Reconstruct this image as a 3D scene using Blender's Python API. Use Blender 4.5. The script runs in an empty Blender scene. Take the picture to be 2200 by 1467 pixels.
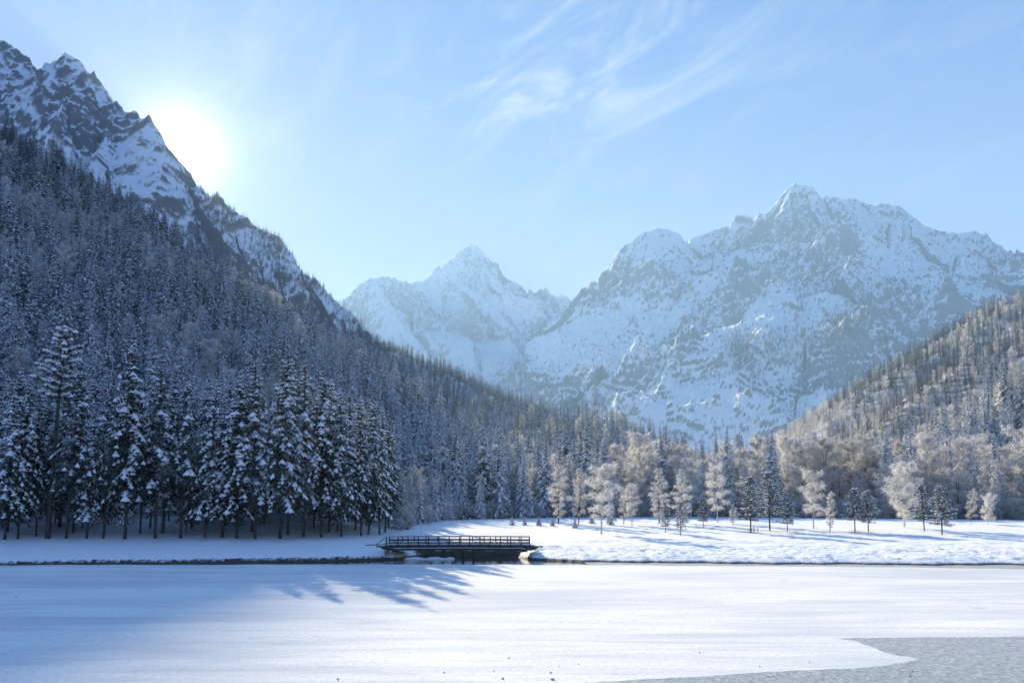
import bpy, bmesh, math, random
import numpy as np
from mathutils import Vector, Matrix

S = bpy.context.scene
COL = S.collection
R_ = math.radians
rnd = random.Random(11)
nrs = np.random.RandomState(7)

# ------------------------------------------------------------------ camera
F, PITCH, CAMZ = 1727.0, R_(6.0), 7.0
CY = 903.5
cd = bpy.data.cameras.new('camera')
cam = bpy.data.objects.new('camera', cd)
COL.objects.link(cam)
cam.location = (0, 0, CAMZ)
cam.rotation_euler = (math.pi / 2 + PITCH, 0, 0)
cd.sensor_width = 36.0
cd.lens = 36.0 * F / 2200.0
cd.shift_y = (CY - 733.5) / 2200.0
cd.clip_start = 0.5
cd.clip_end = 40000
S.camera = cam

def ray(px, py):
    """direction through a photo pixel (2200 x 1467), works on arrays"""
    u = (np.asarray(px, float) - 1100) / F
    v = (CY - np.asarray(py, float)) / F
    c, s = math.cos(PITCH), math.sin(PITCH)
    return u, c - v * s, s + v * c

def at(px, py, r):
    """point at horizontal distance r behind a pixel"""
    x, y, z = ray(px, py)
    h = np.hypot(x, y)
    return np.array([x / h * r, y / h * r, CAMZ + z / h * r])

def project(x, y, z):
    c, s = math.cos(PITCH), math.sin(PITCH)
    zz = z - CAMZ
    d = y * c + zz * s
    return 1100 + F * x / d, CY - F * (-y * s + zz * c) / d

# ------------------------------------------------------------------ sun and sky
SUNPX = (386, 322)
sx, sy, sz = [float(t) for t in ray(*SUNPX)]
sl = math.sqrt(sx * sx + sy * sy + sz * sz)
SUN = Vector((sx / sl, sy / sl, sz / sl))
EL = math.asin(SUN.z)
sd = bpy.data.lights.new('sun', 'SUN')
sun = bpy.data.objects.new('sun', sd)
COL.objects.link(sun)
sd.energy = 3.5
sd.angle = R_(0.53)
sd.color = (1.0, 0.88, 0.64)
sun.rotation_euler = (-SUN).to_track_quat('-Z', 'Y').to_euler()
sun.location = (-300, 700, 600)

W = bpy.data.worlds.new('World')
S.world = W
W.use_nodes = True
nt = W.node_tree
nt.nodes.clear()
def N(t, kind, **kw):
    n = t.nodes.new(kind)
    for k, v in kw.items():
        if k.startswith('in_'):
            key = k[3:]
            key = int(key) if key.isdigit() else key.replace('_', ' ')
            n.inputs[key].default_value = v
        else:
            setattr(n, k, v)
    return n
def L(t, a, b): t.links.new(a, b)
def math_(t, op, a, b=None, clamp=False):
    n = t.nodes.new('ShaderNodeMath'); n.operation = op; n.use_clamp = clamp
    for i, q in enumerate((a, b)):
        if q is None: continue
        if isinstance(q, (int, float)): n.inputs[i].default_value = q
        else: t.links.new(q, n.inputs[i])
    return n.outputs[0]
def mapr(t, v, a, b, c=0.0, d=1.0, smooth=True):
    n = t.nodes.new('ShaderNodeMapRange')
    if smooth: n.interpolation_type = 'SMOOTHSTEP'
    t.links.new(v, n.inputs[0])
    for i, q in enumerate((a, b, c, d)): n.inputs[i + 1].default_value = q
    return n.outputs[0]
def mixc(t, f, a, b, mode='MIX'):
    n = t.nodes.new('ShaderNodeMix'); n.data_type = 'RGBA'; n.blend_type = mode
    if isinstance(f, (int, float)): n.inputs[0].default_value = f
    else: t.links.new(f, n.inputs[0])
    for i, q in ((6, a), (7, b)):
        if isinstance(q, (tuple, list)): n.inputs[i].default_value = tuple(q) + (1,) * (4 - len(q))
        else: t.links.new(q, n.inputs[i])
    return n.outputs[2]

sky = N(nt, 'ShaderNodeTexSky', sky_type='NISHITA', sun_disc=False)
sky.sun_elevation = EL
sky.sun_rotation = math.atan2(SUN.x, SUN.y)
sky.altitude = 800
sky.air_density = 1.0
sky.dust_density = 0.35
sky.ozone_density = 2.5
geo = N(nt, 'ShaderNodeTexCoord')
# thin cirrus: stretched noise on the sky dome
mp = N(nt, 'ShaderNodeVectorMath', operation='DOT_PRODUCT')
sep = N(nt, 'ShaderNodeSeparateXYZ'); L(nt, geo.outputs['Generated'], sep.inputs[0])
zc = math_(nt, 'MAXIMUM', sep.outputs[2], 0.05)
cx = math_(nt, 'DIVIDE', sep.outputs[0], zc)
cy = math_(nt, 'DIVIDE', sep.outputs[1], zc)
com = N(nt, 'ShaderNodeCombineXYZ'); L(nt, cx, com.inputs[0]); L(nt, cy, com.inputs[1])
ua = math_(nt, 'SUBTRACT', math_(nt, 'MULTIPLY', cx, .467), math_(nt, 'MULTIPLY', cy, .884))
va = math_(nt, 'ADD', math_(nt, 'MULTIPLY', cx, .884), math_(nt, 'MULTIPLY', cy, .467))
rot = N(nt, 'ShaderNodeCombineXYZ'); L(nt, math_(nt, 'MULTIPLY', ua, 1.1), rot.inputs[0]); L(nt, math_(nt, 'MULTIPLY', va, 3.0), rot.inputs[1])
n2 = N(nt, 'ShaderNodeTexNoise'); n2.inputs['Scale'].default_value = 1.7; n2.inputs['Detail'].default_value = 10
n2.inputs['Roughness'].default_value = 0.68; n2.inputs['Distortion'].default_value = 0.7
L(nt, rot.outputs[0], n2.inputs['Vector'])
n1 = N(nt, 'ShaderNodeTexNoise'); n1.inputs['Scale'].default_value = 0.9; n1.inputs['Detail'].default_value = 3; L(nt, com.outputs[0], n1.inputs['Vector'])
# the few patches of thin cirrus, each about one direction of the sky
tot = None
for px_, py_, pw_, am_ in ((1290, 110, 90, 1.0), (1180, 230, 160, .55), (1500, 90, 160, .6), (990, 140, 260, .7), (520, 120, 200, .6), (640, 190, 240, .6), (2100, -260, 40, .8), (200, -500, 40, .8), (3600, 300, 30, .8), (-1500, 200, 30, .8)):
    dv = Vector([float(q_) for q_ in ray(px_, py_)]).normalized()
    dd_ = N(nt, 'ShaderNodeVectorMath', operation='DOT_PRODUCT'); L(nt, geo.outputs['Generated'], dd_.inputs[0]); dd_.inputs[1].default_value = dv
    w_ = math_(nt, 'MULTIPLY', math_(nt, 'POWER', math_(nt, 'MAXIMUM', dd_.outputs['Value'], 0.0), float(pw_)), am_)
    tot = w_ if tot is None else math_(nt, 'ADD', tot, w_)
c1 = math_(nt, 'ADD', math_(nt, 'MULTIPLY', tot, mapr(nt, n1.outputs[0], .35, .6, .3, 1.0)), mapr(nt, n1.outputs[0], .55, .75, 0.0, .25))
c2 = mapr(nt, n2.outputs[0], 0.42, 0.72)
cl = math_(nt, 'MULTIPLY', c1, c2)
cl = math_(nt, 'MULTIPLY', cl, mapr(nt, sep.outputs[2], 0.18, 0.4), True)
skyc = mixc(nt, 1.0, sky.outputs[0], (0.42, 1.0, 2.3), 'MULTIPLY')
# soft shoulder, as a bright winter sky keeps its tint near the sun
sr = N(nt, 'ShaderNodeSeparateColor'); L(nt, skyc, sr.inputs[0])
cr_ = N(nt, 'ShaderNodeCombineColor')
for i_, k_ in enumerate((2.4, 2.1, 3.7)):
    v_ = sr.outputs[i_]
    L(nt, math_(nt, 'DIVIDE', v_, math_(nt, 'ADD', 1.0, math_(nt, 'DIVIDE', v_, k_))), cr_.inputs[i_])
skyc = cr_.outputs[0]
skyc = mixc(nt, mapr(nt, sep.outputs[2], 0.08, 0.62, .62, 0.0), skyc, (1.85, 2.15, 3.3))
skyc = mixc(nt, math_(nt, 'MULTIPLY', cl, 0.55), skyc, (3.0, 3.15, 3.5))
# the sun's own disc and aureole
dt = N(nt, 'ShaderNodeVectorMath', operation='DOT_PRODUCT')
L(nt, geo.outputs['Generated'], dt.inputs[0]); dt.inputs[1].default_value = SUN
dp = math_(nt, 'MAXIMUM', dt.outputs['Value'], 0.0)
a1 = math_(nt, 'MULTIPLY', math_(nt, 'POWER', dp, 9000.0), 160.0)
a2 = math_(nt, 'MULTIPLY', math_(nt, 'POWER', dp, 1500.0), 6.0)
a3 = math_(nt, 'MULTIPLY', math_(nt, 'POWER', dp, 250.0), 1.3)
aa = math_(nt, 'ADD', math_(nt, 'ADD', a1, a2), a3)
gl = mixc(nt, 1.0, (1.0, 0.97, 0.9), aa, 'MULTIPLY')
skyc = mixc(nt, 1.0, skyc, gl, 'ADD')
bg = N(nt, 'ShaderNodeBackground'); bg.inputs[1].default_value = 0.078
L(nt, skyc, bg.inputs[0])
wo = N(nt, 'ShaderNodeOutputWorld'); L(nt, bg.outputs[0], wo.inputs[0])

S.view_settings.view_transform = 'Standard'
S.view_settings.look = 'None'
S.view_settings.exposure = 1.75
S.view_settings.gamma = 1.0
S.view_settings.use_curve_mapping = False
S.render.engine = 'CYCLES'
cy_ = S.cycles
cy_.max_bounces = 5; cy_.diffuse_bounces = 3; cy_.glossy_bounces = 2
cy_.transmission_bounces = 2; cy_.volume_bounces = 1; cy_.transparent_max_bounces = 4
cy_.caustics_reflective = False; cy_.caustics_refractive = False
cy_.use_denoising = True
cy_.use_adaptive_sampling = True; cy_.adaptive_threshold = 0.02
cy_.sample_clamp_indirect = 4.0

# ------------------------------------------------------------------ helpers
def tag(o, label=None, cat=None, group=None, kind=None):
    if label: o['label'] = label
    if cat: o['category'] = cat
    if group: o['group'] = group
    if kind: o['kind'] = kind
    return o

def mesh_np(name, V, Fq, mats, midx=None, smooth=False):
    """mesh from numpy arrays; Fq is a list of (faces array nx3 or nx4)"""
    me = bpy.data.meshes.new(name)
    V = np.asarray(V, np.float32)
    me.vertices.add(len(V)); me.vertices.foreach_set('co', V.ravel())
    if not isinstance(Fq, list): Fq = [Fq]
    Fq = [np.asarray(f, np.int32) for f in Fq if len(f)]
    loops = np.concatenate([f.ravel() for f in Fq])
    tot = np.concatenate([np.full(len(f), f.shape[1], np.int32) for f in Fq])
    st = np.concatenate([[0], np.cumsum(tot)[:-1]]).astype(np.int32)
    me.loops.add(len(loops)); me.loops.foreach_set('vertex_index', loops)
    me.polygons.add(len(tot)); me.polygons.foreach_set('loop_start', st)
    if midx is not None: me.polygons.foreach_set('material_index', np.asarray(midx, np.int32))
    me.polygons.foreach_set('use_smooth', np.full(len(tot), smooth, bool))
    for m in (mats if isinstance(mats, (list, tuple)) else [mats]): me.materials.append(m)
    me.update(calc_edges=True)
    return me

def link(name, me, parent=None):
    o = bpy.data.objects.new(name, me)
    COL.objects.link(o)
    if parent is not None: o.parent = parent
    return o

class MB:
    """collects vertices and faces"""
    def __init__(s): s.v, s.f3, s.f4, s.n = [], [], [], 0
    def add(s, V, F):
        V = np.asarray(V, float); F = np.asarray(F, int)
        s.v.append(V); (s.f3 if F.shape[1] == 3 else s.f4).append(F + s.n); s.n += len(V)
    def box(s, c, size, rz=0.0, M=None):
        a = np.array([[x, y, z] for x in (-.5, .5) for y in (-.5, .5) for z in (-.5, .5)]) * np.array(size)
        if rz:
            q = a.copy(); q[:, 0] = a[:, 0] * math.cos(rz) - a[:, 1] * math.sin(rz); q[:, 1] = a[:, 0] * math.sin(rz) + a[:, 1] * math.cos(rz); a = q
        s.add(a + np.array(c), [[0, 1, 3, 2], [4, 6, 7, 5], [0, 4, 5, 1], [2, 3, 7, 6], [0, 2, 6, 4], [1, 5, 7, 3]])
    def bar(s, a, b, w, h=None):
        """square bar between two points"""
        h = h or w
        a, b = Vector(a), Vector(b); d = (b - a).normalized()
        up = Vector((0, 0, 1)) if abs(d.z) < .95 else Vector((0, 1, 0))
        sd_ = d.cross(up).normalized(); up = sd_.cross(d)
        P = [p + sd_ * i * w / 2 + up * j * h / 2 for p in (a, b) for i, j in ((-1, -1), (1, -1), (1, 1), (-1, 1))]
        s.add([tuple(p) for p in P], [[0, 3, 2, 1], [4, 5, 6, 7], [0, 1, 5, 4], [1, 2, 6, 5], [2, 3, 7, 6], [3, 0, 4, 7]])
    def tube(s, pts, rad, k=6):
        pts = [Vector(p) for p in pts]; n = len(pts); V = []
        for i, p in enumerate(pts):
            d = (pts[min(i + 1, n - 1)] - pts[max(i - 1, 0)]).normalized()
            u = d.cross(Vector((0.3, 1, 0.1))).normalized(); w = d.cross(u)
            for j in range(k):
                a = 2 * math.pi * j / k
                V.append(tuple(p + (u * math.cos(a) + w * math.sin(a)) * rad[i]))
        Fq = [[i * k + j, i * k + (j + 1) % k, (i + 1) * k + (j + 1) % k, (i + 1) * k + j] for i in range(n - 1) for j in range(k)]
        s.add(V, Fq)
    def blob(s, c, r, k=6, seed=0, rz=0.0, tilt=0.0):
        """low lumpy ellipsoid"""
        V = []; rings = (-.75, 0.0, .75)
        q = random.Random(seed)
        for z in rings:
            rr = math.sqrt(1 - z * z)
            for j in range(k):
                a = 2 * math.pi * j / k + z
                m = rr * q.uniform(.8, 1.15)
                V.append((math.cos(a) * m, math.sin(a) * m, z))
        V += [(0, 0, -1), (0, 0, 1)]
        V = np.array(V) * np.array(r)
        ct, st_ = math.cos(tilt), math.sin(tilt)
        V = np.stack([V[:, 0] * ct + V[:, 2] * st_, V[:, 1], -V[:, 0] * st_ + V[:, 2] * ct], 1)
        cz, sz_ = math.cos(rz), math.sin(rz)
        V = np.stack([V[:, 0] * cz - V[:, 1] * sz_, V[:, 0] * sz_ + V[:, 1] * cz, V[:, 2]], 1)
        s.add(V + np.array(c), [[i * k + j, i * k + (j + 1) % k, (i + 1) * k + (j + 1) % k, (i + 1) * k + j] for i in range(2) for j in range(k)])
        s.f3.append(np.array([[j, 3 * k, (j + 1) % k] for j in range(k)] + [[2 * k + j, 2 * k + (j + 1) % k, 3 * k + 1] for j in range(k)]) + s.n - len(V))
    def mesh(s, name, mat, smooth=False):
        fs = []
        if s.f4: fs.append(np.concatenate(s.f4))
        if s.f3: fs.append(np.concatenate(s.f3))
        return mesh_np(name, np.concatenate(s.v), fs, mat, smooth=smooth)
    def build(s, name, mat, parent=None, smooth=False):
        return link(name, s.mesh(name, mat, smooth), parent)

# ------------------------------------------------------------------ numpy noise
_perm = nrs.permutation(512)
_g = nrs.rand(512) * 2 * np.pi
_gx, _gy = np.cos(_g), np.sin(_g)
def perlin(x, y, seed=0):
    xi = np.floor(x).astype(np.int64); yi = np.floor(y).astype(np.int64)
    fx, fy = x - xi, y - yi
    u = fx * fx * fx * (fx * (fx * 6 - 15) + 10); v = fy * fy * fy * (fy * (fy * 6 - 15) + 10)
    def h(a, b): return _perm[(_perm[(a + seed * 57) & 511] + b) & 511]
    def g(a, b, dx, dy):
        k = h(a, b); return _gx[k] * dx + _gy[k] * dy
    n00 = g(xi, yi, fx, fy); n10 = g(xi + 1, yi, fx - 1, fy)
    n01 = g(xi, yi + 1, fx, fy - 1); n11 = g(xi + 1, yi + 1, fx - 1, fy - 1)
    return ((n00 * (1 - u) + n10 * u) * (1 - v) + (n01 * (1 - u) + n11 * u) * v) * 1.4
def fbm(x, y, o=4, seed=0, gain=.5):
    r = 0; a = 1.0
    for i in range(o):
        r = r + a * perlin(x * 2 ** i + 13.7 * i, y * 2 ** i - 7.1 * i, seed + i); a *= gain
    return r
def ridged(x, y, o=5, seed=0, gain=.5):
    r = 0; a = 1.0; w = 1.0
    for i in range(o):
        n = 1 - np.abs(perlin(x * 2.03 ** i + 3.1 * i, y * 2.03 ** i + 9.7 * i, seed + i)) * 1.6
        n = np.clip(n, 0, 1) ** 2
        r = r + a * n * w; w = np.clip(n * 1.6, 0.2, 1); a *= gain
    return r
def sstep(a, b, x):
    t = np.clip((x - a) / (b - a), 0, 1); return t * t * (3 - 2 * t)

# ------------------------------------------------------------------ materials
def new_mat(name, rough=.8):
    m = bpy.data.materials.new(name); m.use_nodes = True
    t = m.node_tree; b = t.nodes['Principled BSDF']
    b.inputs['Roughness'].default_value = rough
    b.inputs['Specular IOR Level'].default_value = 0.25
    return m, t, b
def noise(t, scale, detail=4, rough=.55, vec=None, dist=0.0):
    n = t.nodes.new('ShaderNodeTexNoise')
    n.inputs['Scale'].default_value = scale; n.inputs['Detail'].default_value = detail
    n.inputs['Roughness'].default_value = rough; n.inputs['Distortion'].default_value = dist
    if vec is not None: t.links.new(vec, n.inputs['Vector'])
    return n.outputs[0]
def pos(t, scale=None, rot=None):
    g = t.nodes.new('ShaderNodeNewGeometry')
    if scale is None: return g.outputs['Position']
    m = t.nodes.new('ShaderNodeMapping'); m.inputs['Scale'].default_value = scale
    if rot: m.inputs['Rotation'].default_value = rot
    t.links.new(g.outputs['Position'], m.inputs[0]); return m.outputs[0]
def nz(t, true=True):
    g = t.nodes.new('ShaderNodeNewGeometry'); s_ = t.nodes.new('ShaderNodeSeparateXYZ')
    t.links.new(g.outputs['True Normal' if true else 'Normal'], s_.inputs[0]); return s_.outputs[2]
def bump(t, b, h, strength, dist):
    n = t.nodes.new('ShaderNodeBump'); n.inputs['Strength'].default_value = strength; n.inputs['Distance'].default_value = dist
    t.links.new(h, n.inputs['Height']); t.links.new(n.outputs[0], b.inputs['Normal']); return n

SNOW = (0.90, 0.91, 0.93)
def mat_mountain(name, rock=(.24, .235, .235), lo=.50, hi=.68, nscale=1.0, forest=0.0):
    m, t, b = new_mat(name, .85)
    z = nz(t)
    n_a = noise(t, .006 * nscale, 6, .6, pos(t, (1, 1, .45)), .5)
    n_b = noise(t, .10 * nscale, 8, .76, pos(t, (1, 1, .34)), .4)
    v = math_(t, 'ADD', z, math_(t, 'MULTIPLY', math_(t, 'SUBTRACT', n_a, .5), .50))
    v = math_(t, 'ADD', v, math_(t, 'MULTIPLY', math_(t, 'SUBTRACT', n_b, .5), .28))
    f = mapr(t, v, lo, hi)
    rk = mixc(t, noise(t, .03 * nscale, 5, .6, pos(t, (1, 1, 2.5))), tuple(c * .6 for c in rock), tuple(min(1, c * 1.45) for c in rock))
    rk = mixc(t, mapr(t, noise(t, .12 * nscale, 4, .7), .45, .7), rk, (.62, .63, .66))
    c = mixc(t, f, rk, SNOW)
    L(t, c, b.inputs['Base Color'])
    bump(t, b, n_b, .55, 9.0 / nscale)
    return m

def mat_hill():
    m, t, b = new_mat('forest_floor_snow', .9)
    n_a = noise(t, .03, 6, .65)
    n_b = noise(t, .6, 4, .7)
    v = math_(t, 'ADD', math_(t, 'MULTIPLY', n_a, .5), math_(t, 'MULTIPLY', n_b, .5))
    f = mapr(t, v, .34, .5)
    L(t, mixc(t, f, (.16, .15, .145), (.78, .79, .82)), b.inputs['Base Color'])
    return m

def mat_bank():
    """snow on the flat, dark wet earth where the bank is cut"""
    m, t, b = new_mat('bank_snow', .75)
    z = nz(t)
    n_b = noise(t, 1.3, 5, .6)
    v = math_(t, 'ADD', z, math_(t, 'MULTIPLY', math_(t, 'SUBTRACT', n_b, .5), .25))
    f = mapr(t, v, .60, .74)
    g = t.nodes.new('ShaderNodeNewGeometry'); s_ = t.nodes.new('ShaderNodeSeparateXYZ'); L(t, g.outputs['Position'], s_.inputs[0])
    wet = mapr(t, math_(t, 'ADD', s_.outputs[2], math_(t, 'MULTIPLY', math_(t, 'SUBTRACT', n_b, .5), .5)), .08, .22)
    f = math_(t, 'MULTIPLY', f, wet)
    L(t, mixc(t, f, mixc(t, noise(t, 5, 4), (.035, .03, .028), (.11, .095, .08)), (.86, .87, .9)), b.inputs['Base Color'])
    h = math_(t, 'ADD', noise(t, .9, 7, .62, pos(t, (1, 1.6, 1))), math_(t, 'MULTIPLY', noise(t, 9, 3, .6), .12))
    bump(t, b, h, .6, .3)
    return m

def mat_ice():
    """frozen lake under wind-packed snow"""
    m, t, b = new_mat('lake_snow', .55)
    p = pos(t)
    big = noise(t, .035, 3, .5, pos(t, (1, 2.6, 1)), .8)
    st = noise(t, .25, 5, .6, pos(t, (.35, 2.2, 1)), .5)
    gr = noise(t, 26, 3, .8)
    v = math_(t, 'ADD', math_(t, 'MULTIPLY', big, .55), math_(t, 'MULTIPLY', st, .45))
    c = mixc(t, mapr(t, v, .34, .62), (.62, .645, .68), (.90, .885, .86))
    c = mixc(t, math_(t, 'MULTIPLY', mapr(t, noise(t, 4.5, 3, .75, pos(t, (1, .8, 1))), .40, .6, 1, 0), .34), c, (.45, .49, .56))
    # thin grey drift lines and star cracks
    vo = t.nodes.new('ShaderNodeTexNoise'); vo.inputs['Scale'].default_value = .35; vo.inputs['Detail'].default_value = 3; vo.inputs['Distortion'].default_value = 1.8
    L(t, pos(t, (.16, 1.0, 1), (0, 0, .06)), vo.inputs['Vector'])
    ln = mapr(t, math_(t, 'ABSOLUTE', math_(t, 'SUBTRACT', vo.outputs[0], .5)), .0, .02, 1, 0)
    ms = mapr(t, noise(t, .06, 2, .5), .40, .56)
    c = mixc(t, math_(t, 'MULTIPLY', math_(t, 'MULTIPLY', ln, ms), .8), c, (.42, .47, .52))
    # small melt spots
    w = t.nodes.new('ShaderNodeTexVoronoi'); w.inputs['Scale'].default_value = .30; L(t, pos(t, (.55, 1.0, 1)), w.inputs['Vector'])
    sp = mapr(t, w.outputs['Distance'], .05, .13, 1, 0)
    ss = mapr(t, noise(t, .08, 2, .5, pos(t, (1.3, 1, 1))), .5, .62)
    c = mixc(t, math_(t, 'MULTIPLY', math_(t, 'MULTIPLY', sp, ss), .8), c, (.45, .5, .55))
    L(t, c, b.inputs['Base Color'])
    b.inputs['Specular IOR Level'].default_value = .03
    b.inputs['Roughness'].default_value = .8
    h = math_(t, 'ADD', math_(t, 'ADD', math_(t, 'MULTIPLY', st, .9), math_(t, 'MULTIPLY', big, 3.0)), math_(t, 'MULTIPLY', gr, .12))
    h = math_(t, 'ADD', h, math_(t, 'MULTIPLY', noise(t, 5, 4, .7, pos(t, (1, 1.5, 1))), .10))
    bump(t, b, h, .5, .16)
    return m

def mat_bare():
    m, t, b = new_mat('bare_ice', .45)
    n = noise(t, 5, 7, .86, pos(t, (1, .45, 1)))
    n2_ = noise(t, .5, 4, .6)
    v = math_(t, 'ADD', math_(t, 'MULTIPLY', n, .75), math_(t, 'MULTIPLY', n2_, .25))
    L(t, mixc(t, mapr(t, v, .38, .64), (.13, .145, .16), (.58, .61, .63)), b.inputs['Base Color'])
    lines = mapr(t, math_(t, 'ABSOLUTE', math_(t, 'SUBTRACT', noise(t, .5, 4, .55, pos(t, (.5, 1, 1)), 1.2), .5)), 0, .012, 1, 0)
    L(t, mixc(t, math_(t, 'MULTIPLY', lines, .6), b.inputs['Base Color'].links[0].from_socket, (.66, .69, .71)), b.inputs['Base Color'])
    b.inputs['Specular IOR Level'].default_value = .5
    bump(t, b, n, .3, .03)
    return m

def mat_water():
    m, t, b = new_mat('open_water', .06)
    b.inputs['Base Color'].default_value = (.012, .018, .022, 1)
    b.inputs['Specular IOR Level'].default_value = .5
    bump(t, b, noise(t, 1.2, 3, .5, pos(t, (1, 2.5, 1))), .12, .05)
    return m

def mat_simple(name, a, c=None, scale=3, rough=.8, zsnow=None, stretch=None):
    m, t, b = new_mat(name, rough)
    n = noise(t, scale, 4, .6, pos(t, stretch) if stretch else None)
    col = mixc(t, n, a, c or a)
    if zsnow is not None:
        v = math_(t, 'ADD', nz(t), math_(t, 'MULTIPLY', math_(t, 'SUBTRACT', noise(t, 2.2, 2), .5), .6))
        col = mixc(t, mapr(t, v, zsnow, zsnow + .2), col, (.84, .85, .88))
    L(t, col, b.inputs['Base Color'])
    return m

def glow_through(m, amt):
    t = m.node_tree; b = t.nodes['Principled BSDF']; o = [n for n in t.nodes if n.type == 'OUTPUT_MATERIAL'][0]
    tl_ = t.nodes.new('ShaderNodeBsdfTranslucent'); mx_ = t.nodes.new('ShaderNodeMixShader'); mx_.inputs[0].default_value = amt
    t.links.new(b.inputs['Base Color'].links[0].from_socket, tl_.inputs[0])
    t.links.new(b.outputs[0], mx_.inputs[1]); t.links.new(tl_.outputs[0], mx_.inputs[2]); t.links.new(mx_.outputs[0], o.inputs[0])
    return m
def mat_needles(name, dark, light, th, sp=.25, rnd_amt=.25):
    """needle sprays, frosted where they face the sky; each tree carries more or less frost"""
    m, t, b = new_mat(name, .8)
    oi = t.nodes.new('ShaderNodeObjectInfo')
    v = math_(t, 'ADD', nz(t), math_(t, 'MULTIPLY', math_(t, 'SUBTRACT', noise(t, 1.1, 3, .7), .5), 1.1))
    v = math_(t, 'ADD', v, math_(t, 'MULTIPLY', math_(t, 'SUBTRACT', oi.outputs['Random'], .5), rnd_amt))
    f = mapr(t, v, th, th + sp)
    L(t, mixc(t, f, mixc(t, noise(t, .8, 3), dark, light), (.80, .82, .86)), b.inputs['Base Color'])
    return m

M = {}
M['needle'] = mat_needles('spruce_needles', (.012, .020, .016), (.035, .048, .035), .88)
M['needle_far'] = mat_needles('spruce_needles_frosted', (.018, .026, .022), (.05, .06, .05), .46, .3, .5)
M['pine'] = mat_needles('pine_needles', (.03, .04, .022), (.085, .095, .05), .28)
M['snow'] = mat_simple('snow_load', (.82, .83, .87), (.88, .89, .92), 2)
M['bark'] = mat_simple('bark', (.03, .024, .02), (.09, .075, .065), 4, .9)
M['birch'] = mat_simple('birch_bark', (.30, .29, .28), (.62, .61, .60), 3, .8)
M['frost'] = mat_simple('frosted_twigs', (.66, .635, .60), (.91, .895, .87), 1.3, .8)
M['frost_grey'] = mat_simple('frosted_twigs_grey', (.42, .395, .365), (.86, .845, .82), 1.1, .8)
M['wood'] = mat_simple('weathered_wood', (.018, .014, .012), (.06, .05, .042), 6, .8, .75, (1, 1, 1))
glow_through(M['frost'], .42); glow_through(M['frost_grey'], .36)
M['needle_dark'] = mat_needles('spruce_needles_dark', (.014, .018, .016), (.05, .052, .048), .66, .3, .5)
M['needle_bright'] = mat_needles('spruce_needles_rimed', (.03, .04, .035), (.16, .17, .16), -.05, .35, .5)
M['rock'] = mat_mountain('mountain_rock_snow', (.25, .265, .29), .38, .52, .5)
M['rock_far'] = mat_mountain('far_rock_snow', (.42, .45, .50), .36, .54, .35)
M['rock_near'] = mat_mountain('near_rock_snow', (.17, .155, .15), .40, .56, 1.0)
M['hill'] = mat_hill(); M['bank'] = mat_bank(); M['ice'] = mat_ice(); M['bare'] = mat_bare(); M['water'] = mat_water()

# ------------------------------------------------------------------ terrain
class Ridges:
    """height as the highest of many ridges, each falling off to its sides"""
    def __init__(s): s.seg = []
    def add(s, pts, s1, s2=None, d1=300., sub=0.0):
        q = [at(*p) - np.array([0, 0, sub]) for p in pts]
        acc = 0
        for a, b in zip(q[:-1], q[1:]):
            ln = float(np.hypot(*(b - a)[:2])); s.seg.append((a, b, s1, s2 if s2 else s1, d1, acc, len(s.seg) // 50)); acc += ln
        s.last = q
        return s
    def eval(s, x, y):
        H = np.full(x.shape, -1e9); D = np.zeros(x.shape); A = np.zeros(x.shape)
        for a, b, s1, s2, d1, acc, _ in s.seg:
            ab = b - a; l2 = ab[0] ** 2 + ab[1] ** 2
            t = np.clip(((x - a[0]) * ab[0] + (y - a[1]) * ab[1]) / l2, 0, 1)
            d = np.hypot(x - a[0] - t * ab[0], y - a[1] - t * ab[1])
            h = a[2] + t * ab[2] - (s2 * d + (s1 - s2) * d1 * (1 - np.exp(-d / d1)))
            k = h > H
            H = np.where(k, h, H); D = np.where(k, d, D); A = np.where(k, acc + t * math.sqrt(l2), A)
        return H, D, A

def polar_grid(px0, px1, r0, r1, n, m, pw=1.0):
    az = np.arctan((np.linspace(px0, px1, n) - 1100) / F)
    r = r0 + (r1 - r0) * np.linspace(0, 1, m) ** pw
    Az, Rr = np.meshgrid(az, r)
    return np.sin(Az) * Rr, np.cos(Az) * Rr, Rr
def grid_faces(n, m):
    i = np.arange(m - 1)[:, None] * n + np.arange(n - 1)[None]
    i = i.ravel()
    return np.stack([i, i + 1, i + n + 1, i + n], 1)
def terrain(name, X, Y, Z, mat, smooth=True, drop=None):
    m, n = X.shape
    Fq = grid_faces(n, m)
    if drop is not None:
        k = ~drop.ravel()[Fq].all(1); Fq = Fq[k]
    o = link(name, mesh_np(name, np.stack([X.ravel(), Y.ravel(), Z.ravel()], 1), Fq, mat, smooth=smooth))
    tag(o, kind='structure'); return o

# the near ground: banks, meadow, forested hills
TREE = 20.0
NR = Ridges()
NR.add([(-260, 60, 820), (0, 285, 860), (110, 365, 880), (230, 465, 920), (340, 530, 970), (450, 590, 1040), (560, 645, 1120), (680, 675, 1220), (790, 705, 1300)], .66, .58, 200, TREE)
NR.add([(790, 705, 1150), (850, 724, 1050), (930, 754, 980), (1000, 784, 900), (1060, 814, 820), (1130, 842, 720), (1200, 852, 620), (1300, 856, 540), (1390, 896, 480), (1460, 945, 430), (1540, 985, 400)], .6, .5, 150, TREE)
HR = Ridges()
HR.add([(1560, 985, 800), (1640, 940, 900), (1740, 893, 1000), (1850, 830, 1050), (1960, 740, 1100), (2100, 650, 1100), (2200, 605, 1080), (2420, 500, 1050)], .66, .56, 200, TREE)
HR.add([(1900, 900, 800), (2020, 760, 800), (2090, 720, 780), (2200, 700, 760), (2420, 600, 740)], .7, .6, 200, TREE)
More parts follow.
